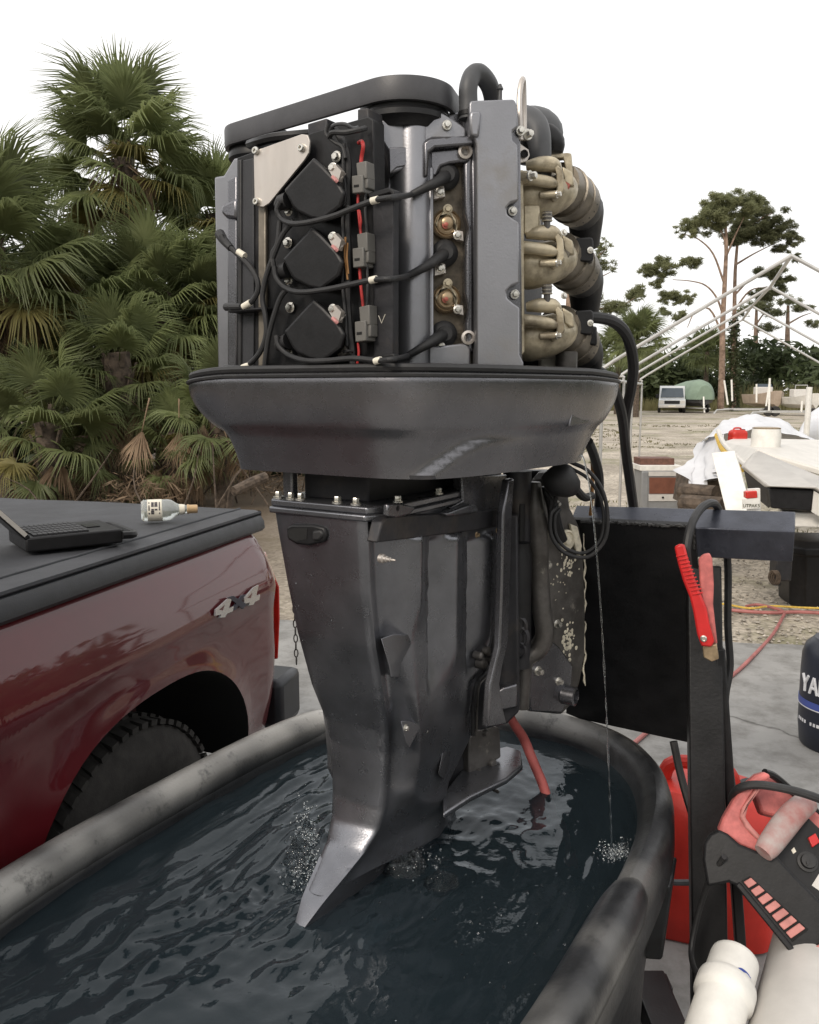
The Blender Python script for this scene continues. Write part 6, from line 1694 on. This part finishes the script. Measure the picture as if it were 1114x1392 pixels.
# ------------------------------------------------------------------ van
def van():
    Y = 63; X0 = at(896, 558, Y).x; X1 = at(930, 558, Y).x; w = X1 - X0; k = w / 1.95
    c = V(((X0 + X1) / 2, Y, -.03)); t = thing('parked_van', 'white van parked facing the camera beside the covered boat', 'van', c)
    M['vanw'] = mat('van_white', (.55, .57, .58), .35, 0, .08, 2, coat=.5); M['glass'] = mat('dark_window_glass', (.03, .045, .06), .08, 0, .1, 2, coat=.6)
    a = R(20); F = V((-math.sin(a) * -.0 + -.28, -.96, 0)).normalized(); Sd = V((-F.y, F.x, 0)); Sd = Sd if Sd.x > 0 else -Sd
    W_, H_ = 1.95 * k, 2.08 * k
    def q(f, s_, z): return c + F * f * k + Sd * s_ * k + TZ * z * k
    prof = [(2.45, .45), (2.5, .62), (2.46, .98), (1.75, 1.12), (1.12, 1.86), (.9, 2.02), (-2.3, 2.06), (-2.45, 1.8), (-2.5, .5), (-2.4, .38), (2.2, .36)]
    MB().loft([[q(f, -.9, z) for f, z in prof], [q(f, -.98, z * .99 + .01) if z < 1.1 else q(f, -.93, z) for f, z in prof], [q(f, .98, z * .99 + .01) if z < 1.1 else q(f, .93, z) for f, z in prof], [q(f, .9, z) for f, z in prof]]).build('body', M['vanw'], t, bevel=.04)
    MB().prism([q(1.76, -.84, 1.17), q(1.76, .84, 1.17), q(1.16, .76, 1.84), q(1.16, -.76, 1.84)], F * .03 + TZ * .02).build('windscreen', M['glass'], t)
    MB().prism([q(1.45, .955, 1.22), q(.5, .985, 1.22), q(.5, .945, 1.78), q(1.15, .945, 1.78)], Sd * .02).build('side_window', M['glass'], t)
    MB().prism([q(.3, .985, 1.22), q(-2.0, .985, 1.22), q(-2.0, .945, 1.78), q(.3, .945, 1.78)], Sd * .02).build('side_window', M['glass'], t)
    MB().prism([q(2.49, -.55, .68), q(2.49, .55, .68), q(2.48, .55, .92), q(2.48, -.55, .92)], F * .03).build('grille', M['plastic'], t)
    for s_ in (-1, 1):
        MB().prism([q(2.48, s_ * .6, .7), q(2.46, s_ * .92, .7), q(2.44, s_ * .92, .93), q(2.47, s_ * .6, .93)], F * .03).build('headlight', M['pale'], t)
        MB().box(q(1.55, s_ * 1.08, 1.25), (.22 * k, .12 * k, .28 * k), (Sd, F, TZ)).build('wing_mirror', M['plastic'], t, bevel=.02)
        for f in (1.55, -1.5):
            wl_ = MB().lathe(q(f, s_ * .80, .36), Sd * s_, [(.2 * k, 0), (.36 * k, .02), (.37 * k, .1 * k), (.35 * k, .2 * k), (.22 * k, .22 * k), (.2 * k, .18 * k), (.001, .18 * k)], 22).build('wheel', M['tyre'], t)
    MB().obox(q(2.46, -.95, .40), Sd * 1.9 * k, F * .12 * k, TZ * .2 * k).build('front_bumper', M['pale'], t, bevel=.03)
    MB().prism([q(2.59, -.26, .44), q(2.59, .26, .44), q(2.59, .26, .57), q(2.59, -.26, .57)], F * .012).build('number_plate', M['whiteband'], t)
van()
# ------------------------------------------------------------------ boat under a green cover beside the van
def covered_boat():
    Y = 60; c = at(958, 559, Y); c.z = -.03; t = thing('covered_boat', 'boat under a pale green cover parked right of the van', 'boat', c)
    M['gcover'] = mat('pale_green_boat_cover', (.20, .27, .205), .7, 0, .12, 2, .01, 6); M['hull'] = mat('dark_hull', (.05, .05, .052), .4)
    w = S(38, Y) / 2
    rings = []
    for d, k, zb, ztp in ((0, .55, .72, 1.95), (.5, .86, .62, 2.25), (1.4, 1.0, .58, 2.38), (3.5, 1.0, .6, 2.3), (5.5, .95, .7, 2.1)):
        rings.append([c + V((w * k * math.sin(a), d, 0)) + TZ * (.95 + (ztp - .95) * math.cos(a) ** .8) if abs(a) < math.pi / 2 else None for a in [(-90 + 180 * j / 14) * math.pi / 180 * .999 for j in range(15)]])
    MB().loft(rings, caps=True).build('boat_cover', M['gcover'], t)
    rings = []
    for d, k in ((.1, .35), (.6, .8), (1.4, .96), (5.4, .92)):
        rings.append([c + V((w * k, d, 1.0)), c + V((w * k * .92, d, .75)), c + V((0, d, .45)), c + V((-w * k * .92, d, .75)), c + V((-w * k, d, 1.0))])
    MB().loft(rings).build('hull', M['hull'], t)
    MB().tube([c + V((-.15, -.5, .05)), c + V((-.15, -.3, .5)), c + V((-.12, -.05, 1.15))], .06, 8).build('winch_post', M['pvc'], t)
    MB().tube([c + V((-.8, 1.5, .35)), c + V((-.15, -.8, .35))], .05, 8).build('trailer_rail', M['galv'], t)
    MB().tube([c + V((.8, 1.5, .35)), c + V((.1, -.8, .35))], .05, 8).build('trailer_rail', M['galv'], t)
    for s_ in (-1, 1): MB().lathe(c + V((s_ * .85, 2.2, .33)), V((s_, 0, 0)), [(.12, 0), (.32, .0), (.33, .1), (.31, .2), (.12, .2)], 20).build('wheel', M['tyre'], t)
covered_boat()
# ------------------------------------------------------------------ trailers and far boats
def trailer(px0, px1, y, Y, label, posts, grp='empty trailers in the yard'):
    a = at(px0, y, Y); b = at(px1, y, Y); t = thing('boat_trailer', label, 'boat trailer', (a.x, Y, 0), grp)
    z = .42; d = V((0, 2.4, 0))
    for o in (V((0, 0, 0)), V((0, 1.6, 0))):
        MB().box((a + b) / 2 + o + V((0, 0, z - ((a + b) / 2).z)), ((b - a).length, .08, .1)).build('frame_rail', M['galv'], t)
    for q in (.1, .5, .9):
        p = a.lerp(b, q); MB().box(V((p.x, Y + .8, z - .02)), (.07, 1.6, .08)).build('cross_member', M['galv'], t)
    for (px, y0, y1, ln) in posts:
        MB().tube([at(px, y1, Y), at(px + ln, y0, Y)], .055, 8).build('guide_post', M['pvc'], t)
    for q in (.72, .86):
        p = a.lerp(b, q); MB().lathe(V((p.x, Y - .12, .32)), V((0, -1, 0)), [(.1, 0), (.30, 0), (.32, .08), (.30, .18), (.1, .18)], 18).build('wheel', M['tyre'], t)
    MB().tube([V((a.x, Y + .8, .4)), V((a.x - .9, Y + .3, .38)), V((a.x - 1.2, Y, .15))], .05, 8).build('tongue', M['galv'], t)
trailer(998, 1062, 548, 52, 'empty boat trailer with white guide posts right of the pine trunk', [(990, 517, 550, -5), (996, 516, 545, -1), (1029, 522, 547, 0), (1042, 518, 552, 5)])
trailer(1050, 1125, 553, 46, 'trailer with a leaning white post at the right edge', [(1046, 514, 558, 1), (1090, 545, 560, 1)])
def skiff(px, y, Y, w, h, label, col, tower=False):
    c = at(px, y, Y); c.z = .45; t = thing('small_boat', label, 'boat', (c.x, c.y, 0), 'uncovered boats at the back of the yard')
    rings = []
    for d, k, sh in ((-1.8, .25, .25), (-1.2, .7, .12), (0, 1, 0), (2, .95, 0)):
        rings.append([c + V((w * k / 2, d, h + sh)), c + V((w * k * .42, d, .25)), c + V((0, d, 0)), c + V((-w * k * .42, d, .25)), c + V((-w * k / 2, d, h + sh))])
    MB().loft(rings).build('hull', col, t, bevel=.02)
    MB().box(c + V((0, .6, h + .25)), (w * .55, .7, .5)).build('console', M['pale'], t, bevel=.05)
    if tower:
        MB().tube([c + V((-w * .25, .3, h)), c + V((-w * .22, .3, h + .75)), c + V((w * .22, .3, h + .75)), c + V((w * .25, .3, h))], .035, 8, sm=1).build('grab_rail', M['galv'], t)
    else:
        MB().prism([c + V((-w * .3, .3, h + .3)), c + V((w * .3, .3, h + .3)), c + V((w * .26, .45, h + .7)), c + V((-w * .26, .45, h + .7))], V((0, .03, 0))).build('windshield', M['glass'], t)
M['tanhull'] = mat('faded_tan_hull', (.34, .27, .21), .6, 0, .2, 2); M['whitehull'] = mat('chalky_white_hull', (.58, .56, .52), .5, 0, .12, 3, .002, 20)
skiff(1042, 545, 57, 1.9, .85, 'tan boat with windshield behind the empty trailer', M['tanhull'])
skiff(1092, 543, 54, 1.7, .7, 'white boat with a grab rail at the back right', M['whitehull'], True)

# ------------------------------------------------------------------ boat under a white tarp on the right
def tarp_boat():
    c = V((3.6, 8.0, -.03)); t = thing('tarped_boat', 'white boat half covered by a crumpled white tarp on the right', 'boat', c)
    M['tarp'] = mat('crumpled_white_tarp', (.62, .63, .66), .55, 0, .08, 5, .004, 14)
    M['deckw'] = mat('boat_deck_white', (.60, .58, .54), .45, 0, .1, 6)
    M['deckg'] = mat('boat_front_panel', (.46, .44, .41), .5, 0, .12, 6)
    rows = []
    def rowp(pts, n): return smooth_pts([at(*q) for q in pts], n)
    top = rowp([(966, 590, 8.6), (985, 572, 8.7), (1010, 565, 8.9), (1035, 563, 9.0), (1062, 573, 8.9), (1085, 588, 8.7), (1125, 600, 8.4)], 8)
    mid = rowp([(952, 603, 8.2), (972, 590, 8.0), (1000, 585, 8.0), (1030, 583, 8.1), (1060, 586, 8.1), (1085, 596, 8.0), (1125, 608, 7.8)], 8)
    back = [p + V((.25, 1.2, -.35)) for p in top]
    for (A__, B__, n) in ((back, top, 6), (top, mid, 10)):
        for j in range(n + (1 if B__ is mid else 0)):
            q = j / n; row = []
            for a, b in zip(A__, B__):
                p = a.lerp(b, q); w = noise.noise(p * 4.5) * .05 + noise.noise(p * 13) * .02; row.append(p + V((0, -w * .4, w)))
            rows.append(row)
    MB().grid(rows).build('tarp', M['tarp'], t, ang=80)
    # skirt hanging down on the left
    rows = []
    ta = rowp([(982, 586, 8.05), (972, 590, 8.1), (960, 597, 8.3), (950, 606, 8.5)], 8); tb_ = rowp([(985, 640, 7.4), (968, 650, 7.5), (945, 664, 7.6), (925, 640, 7.9)], 8)
    for j in range(17):
        q = j / 16; row = []
        for i, (a, b) in enumerate(zip(ta, tb_)):
            p = a.lerp(b, q); f = math.sin(i * .9 + q * 2) * .05 * q + noise.noise(p * 6) * .06; row.append(p + V((f * .6, -f, -.03 * math.sin(q * 3.1))))
        rows.append(row)
    MB().grid(rows).build('tarp_skirt', M['tarp'], t, ang=80)
    # hull: gunwale, deck, sloping front panel and black well
    MB().tube([at(*q) for q in ((977, 586, 7.9), (984, 602, 7.4), (998, 617, 6.9), (1012, 630, 6.4), (1022, 636, 6.2))], .022, 8, sm=5).build('gunwale', M['deckw'], t)
    MB().tube([at(*q) for q in ((976, 592, 7.9), (983, 609, 7.4), (996, 624, 6.9), (1010, 637, 6.5))], .03, 8, sm=5).build('yellow_liner', M['rope'], t)
    MB().prism([at(983, 600, 7.4), at(1000, 595, 8.0), at(1135, 598, 7.8), at(1160, 650, 5.9), at(1030, 613, 6.35), at(1012, 628, 6.4)], (0, 0, -.05)).build('deck', M['deckw'], t, bevel=.01)
    MB().prism([at(1030, 612, 6.35), at(1012, 634, 6.0), at(1046, 661, 5.5), at(1110, 664, 5.4), at(1150, 690, 5.3), at(1150, 662, 5.7)], (.02, .12, -.02)).build('sloping_panel', M['deckg'], t, bevel=.01)
    wl = MB().prism([at(1046, 664, 5.55), at(1107, 666, 5.45), at(1104, 695, 5.45), at(1049, 691, 5.55)], (.1, .5, 0)).build('motor_well', M['plastic'], t, bevel=.01)
    MB().prism([at(1012, 640, 6.05), at(1044, 664, 5.62), at(1046, 691, 5.62), at(1018, 668, 6.1)], (.06, .12, 0)).build('dark_side', M['block'], t)
    MB().prism([at(1107, 667, 5.44), at(1150, 694, 5.34), at(1150, 722, 5.34), at(1104, 696, 5.44)], (.1, .3, 0)).build('side_hull', M['deckw'], t)
    MB().prism([at(1064, 696, 5.6), at(1130, 698, 5.5), at(1130, 718, 5.5), at(1066, 716, 5.6)], (.1, .3, 0)).build('lower_hull', M['pvc'], t, bevel=.01)
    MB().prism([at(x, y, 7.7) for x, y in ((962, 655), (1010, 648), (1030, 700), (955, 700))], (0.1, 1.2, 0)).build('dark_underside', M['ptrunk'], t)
    # off white tub with stained rim
    tubc = at(1041, 612, 6.75)
    tb2 = MB().lathe(tubc, TZ, [(.11, 0), (.112, .12), (.105, .175), (.095, .18), (.09, .15), (.001, .15)], 26); tb2.build('tub', M['pvc'], t)
    MB().lathe(tubc + TZ * .172, TZ, [(.1065, 0), (.1062, .008), (.09, .012)], 26).build('stained_rim', M['brass'], t)
tarp_boat()
gas_can(at(1003, 601, 7.9), .16, .12, .125, R(10), 'gas_can', 'small red fuel can sitting on the tarped boat')
# second white boat bow at the right edge
bw = MB()
rings = []
for d, w, h, z0 in ((0, .03, .03, .75), (.25, .18, .18, .72), (.7, .42, .32, .68), (1.5, .75, .42, .6), (2.6, .9, .48, .55)):
    c = at(1088, 590, 11.0) + V((d * .75, d * .55, 0)); c.z = 1.0 + d * .06
    rings.append([c + V((-.5 * math.sin(a) * w, .6 * math.sin(a) * w, h * math.cos(a) * 1.1)) for a in [math.pi * 2 * j / 16 for j in range(16)]])
tag(bw.loft(rings).build('wrapped_bow', M['tarp'], None, origin=V((5.1, 11, 0))), 'white wrapped boat bow entering at the right edge', 'boat')
tag(MB().tube([at(1096, 602, 10.6), at(1099, 560, 10.6), at(1101, 526, 10.6)], .035, 10).build('white_post', M['pvc'], None, origin=at(1096, 602, 10.6)), 'leaning white post in front of the wrapped bow', 'post')
# white plank leaning on the boat
A_, B_, C_, D_ = at(968, 616, 5.95), at(999, 613, 5.95), at(1026, 704, 5.55), at(990, 706, 5.55)
tag(MB().prism([A_, B_, C_, D_], (.02, .035, 0)).build('leaning_plank', M['pvc'], None, bevel=.003, origin=D_), 'cream plank leaning against the tarped boat', 'plank')
# trailer lamp and plate
tl = thing('trailer_light', 'red trailer lamp with number plate below it', 'trailer light', at(1022, 690, 5.3))
MB().prism([at(x, y, 5.3) for x, y in ((1015, 668), (1030, 667), (1031, 677), (1015, 678))], (0, .05, 0)).build('lamp', M['lens'], tl, bevel=.006)
MB().prism([at(x, y, 5.3) for x, y in ((1010, 679), (1033, 677), (1034, 691), (1010, 692))], (0, .006, 0)).build('number_plate', M['pvc'], tl)
MB().prism([at(x, y, 5.32) for x, y in ((1018, 665), (1034, 664), (1035, 720), (1018, 720))], (0, .03, 0)).build('lamp_post', M['pvc'], tl)
txt = bpy.data.curves.new('plate_text', 'FONT'); txt.body = 'UTPAK5'; txt.size = .030; txt.extrude = .0008; txt.align_x = 'CENTER'
to = bpy.data.objects.new('plate_letters', txt); COL.objects.link(to)
dg = bpy.context.evaluated_depsgraph_get(); tm = bpy.data.meshes.new_from_object(to.evaluated_get(dg)); bpy.data.objects.remove(to)
to = bpy.data.objects.new('plate_letters', tm); COL.objects.link(to); tm.materials.append(mat('plate_lettering', (.10, .10, .06), .6)); to.parent = tl
to.location = at(1022, 689.5, 5.297) - org(tl); to.rotation_euler = (R(90), 0, 0)

# ------------------------------------------------------------------ old television set standing in the yard
def tv():
    Y = 9.8; o = at(899, 700, Y); o.z = -.03
    t = thing('old_television', 'old silver television with brown screen standing in the yard', 'television', o)
    M['tvs'] = mat('tv_silver_plastic', (.26, .265, .27), .45, .2, .12, 8); M['tvb'] = mat('tv_brown_panel', (.17, .065, .04), .45, 0, .25, 8); M['tvt'] = mat('tv_wood_top', (.13, .06, .042), .7, 0, .4, 20)
    P_ = lambda pts: [at(x, y, Y) for x, y in pts]
    MB().prism(P_([(873, 640), (927, 640), (928, 702), (872, 702)]), (.02, .42, 0)).build('cabinet', M['tvs'], t, bevel=.01)
    MB().prism(P_([(871, 633), (927, 633), (927, 640), (871, 640)]), (0, .44, 0)).build('top_edge', M['pvc'], t, bevel=.004)
    MB().prism([p + V((0, .1, 0)) for p in P_([(874, 624), (921, 624), (921, 634), (874, 634)])], (0, .3, 0)).build('wood_box', M['tvt'], t, bevel=.004)
    f = V((0, -.012, 0))
    MB().prism([p for p in P_([(882, 641), (919, 641), (919, 647), (882, 647)])], f).build('control_strip', M['pale'], t)
    MB().prism([p for p in P_([(883, 649), (919, 649), (919, 671), (883, 671)])], f * .5).build('screen', M['tvb'], t)
    MB().prism([p for p in P_([(882, 672), (920, 672), (920, 681), (882, 681)])], f).build('door_strip', M['pale'], t)
    MB().lathe(at(901, 676, Y) + f, V((0, -1, 0)), [(.012, 0), (.012, .012), (.001, .012)], 12).build('knob', M['plastic'], t)
    for (x0, x1) in ((873, 881), (920, 928)):
        MB().prism(P_([(x0, 642), (x1, 642), (x1, 702), (x0, 702)]), f * .8).build('side_pillar', M['tvs'], t, bevel=.004)
tv()
# ------------------------------------------------------------------ black box and tongue jack beyond the beam
def black_box():
    o = at(1090, 803, 6.3); t = thing('black_bin', 'black lidded plastic bin on the gravel behind the beam', 'bin', (o.x, o.y, 0))
    base = [at(1078, 800, 6.2), at(1150, 806, 6.1)]
    a = V((base[0].x, 6.2, -.03)); u = V((1, -.12, 0)).normalized(); w = V((.12, 1, 0)).normalized()
    rings = []
    for z, k in ((0, .9), (.40, 1.0), (.41, 1.06), (.46, 1.06), (.50, .9), (.51, .8)):
        c = a + u * .30 + w * .25; rings.append([c + u * .31 * k * i + w * .25 * k * j + TZ * z for i, j in ((-1, -.6), (-.7, -1), (.7, -1), (1, -.6), (1, .6), (.7, 1), (-.7, 1), (-1, .6))])
    MB().loft(rings).build('bin_body', M['plastic'], t, bevel=.01)
    tj = thing('tongue_jack', 'dark trailer tongue jack tangled with rope beside the bin', 'tongue jack', (a.x - .2, 6.2, 0))
    MB().cyl(at(1056, 795, 6.15), at(1056, 735, 6.15), .03, seg=12).build('jack_tube', M['block'], tj)
    MB().box(at(1055, 748, 6.1), (.2, .1, .06)).build('jack_head', M['block'], tj, bevel=.005)
    MB().box(at(1062, 770, 6.1), (.12, .12, .2)).build('jack_body', M['block'], tj, bevel=.01)
    for k in range(3): MB().tube([at(1046 + k * 3, 785, 6.05), at(1050 + k * 3, 776, 6.03), at(1057 + k * 2, 784, 6.03), at(1052 + k * 3, 794, 6.05)], .008, 6, sm=4, closed=True).build('rope_loop', M['ptrunk'], tj)
black_box()
# brown timber under the boat
for k, (pa, pb, lb) in enumerate((((928, 668, 7.2), (975, 672, 6.9), 'upper weathered timber under the tarp skirt'), ((928, 684, 7.0), (985, 688, 6.7), 'lower weathered timber under the tarp skirt'))):
    tag(MB().tube([at(*pa), at(*pb)], .075, 9).build('old_timber', M['ptrunk'], None, origin=at(*pa)), lb, 'timber', 'timbers under the boat')
# chain hanging behind the tailgate
ch = thing('hanging_chain', 'short chain hanging between the truck and the motor leg', 'chain', at(401, 900, 3.2))
for k in range(13):
    p = at(399 + k * .35, 778 + k * 10, 3.1); ax_ = (V((1, 0, 0)), V((0, 0, 1))) if k % 2 else (V((0, 1, 0)), V((0, 0, 1)))
    MB().tube([p + ax_[0] * .007 * math.cos(a) + ax_[1] * .016 * math.sin(a) for a in [2 * math.pi * j / 10 for j in range(10)]], .0026, 6, closed=True).build('chain_link', M['greybracket'], ch)
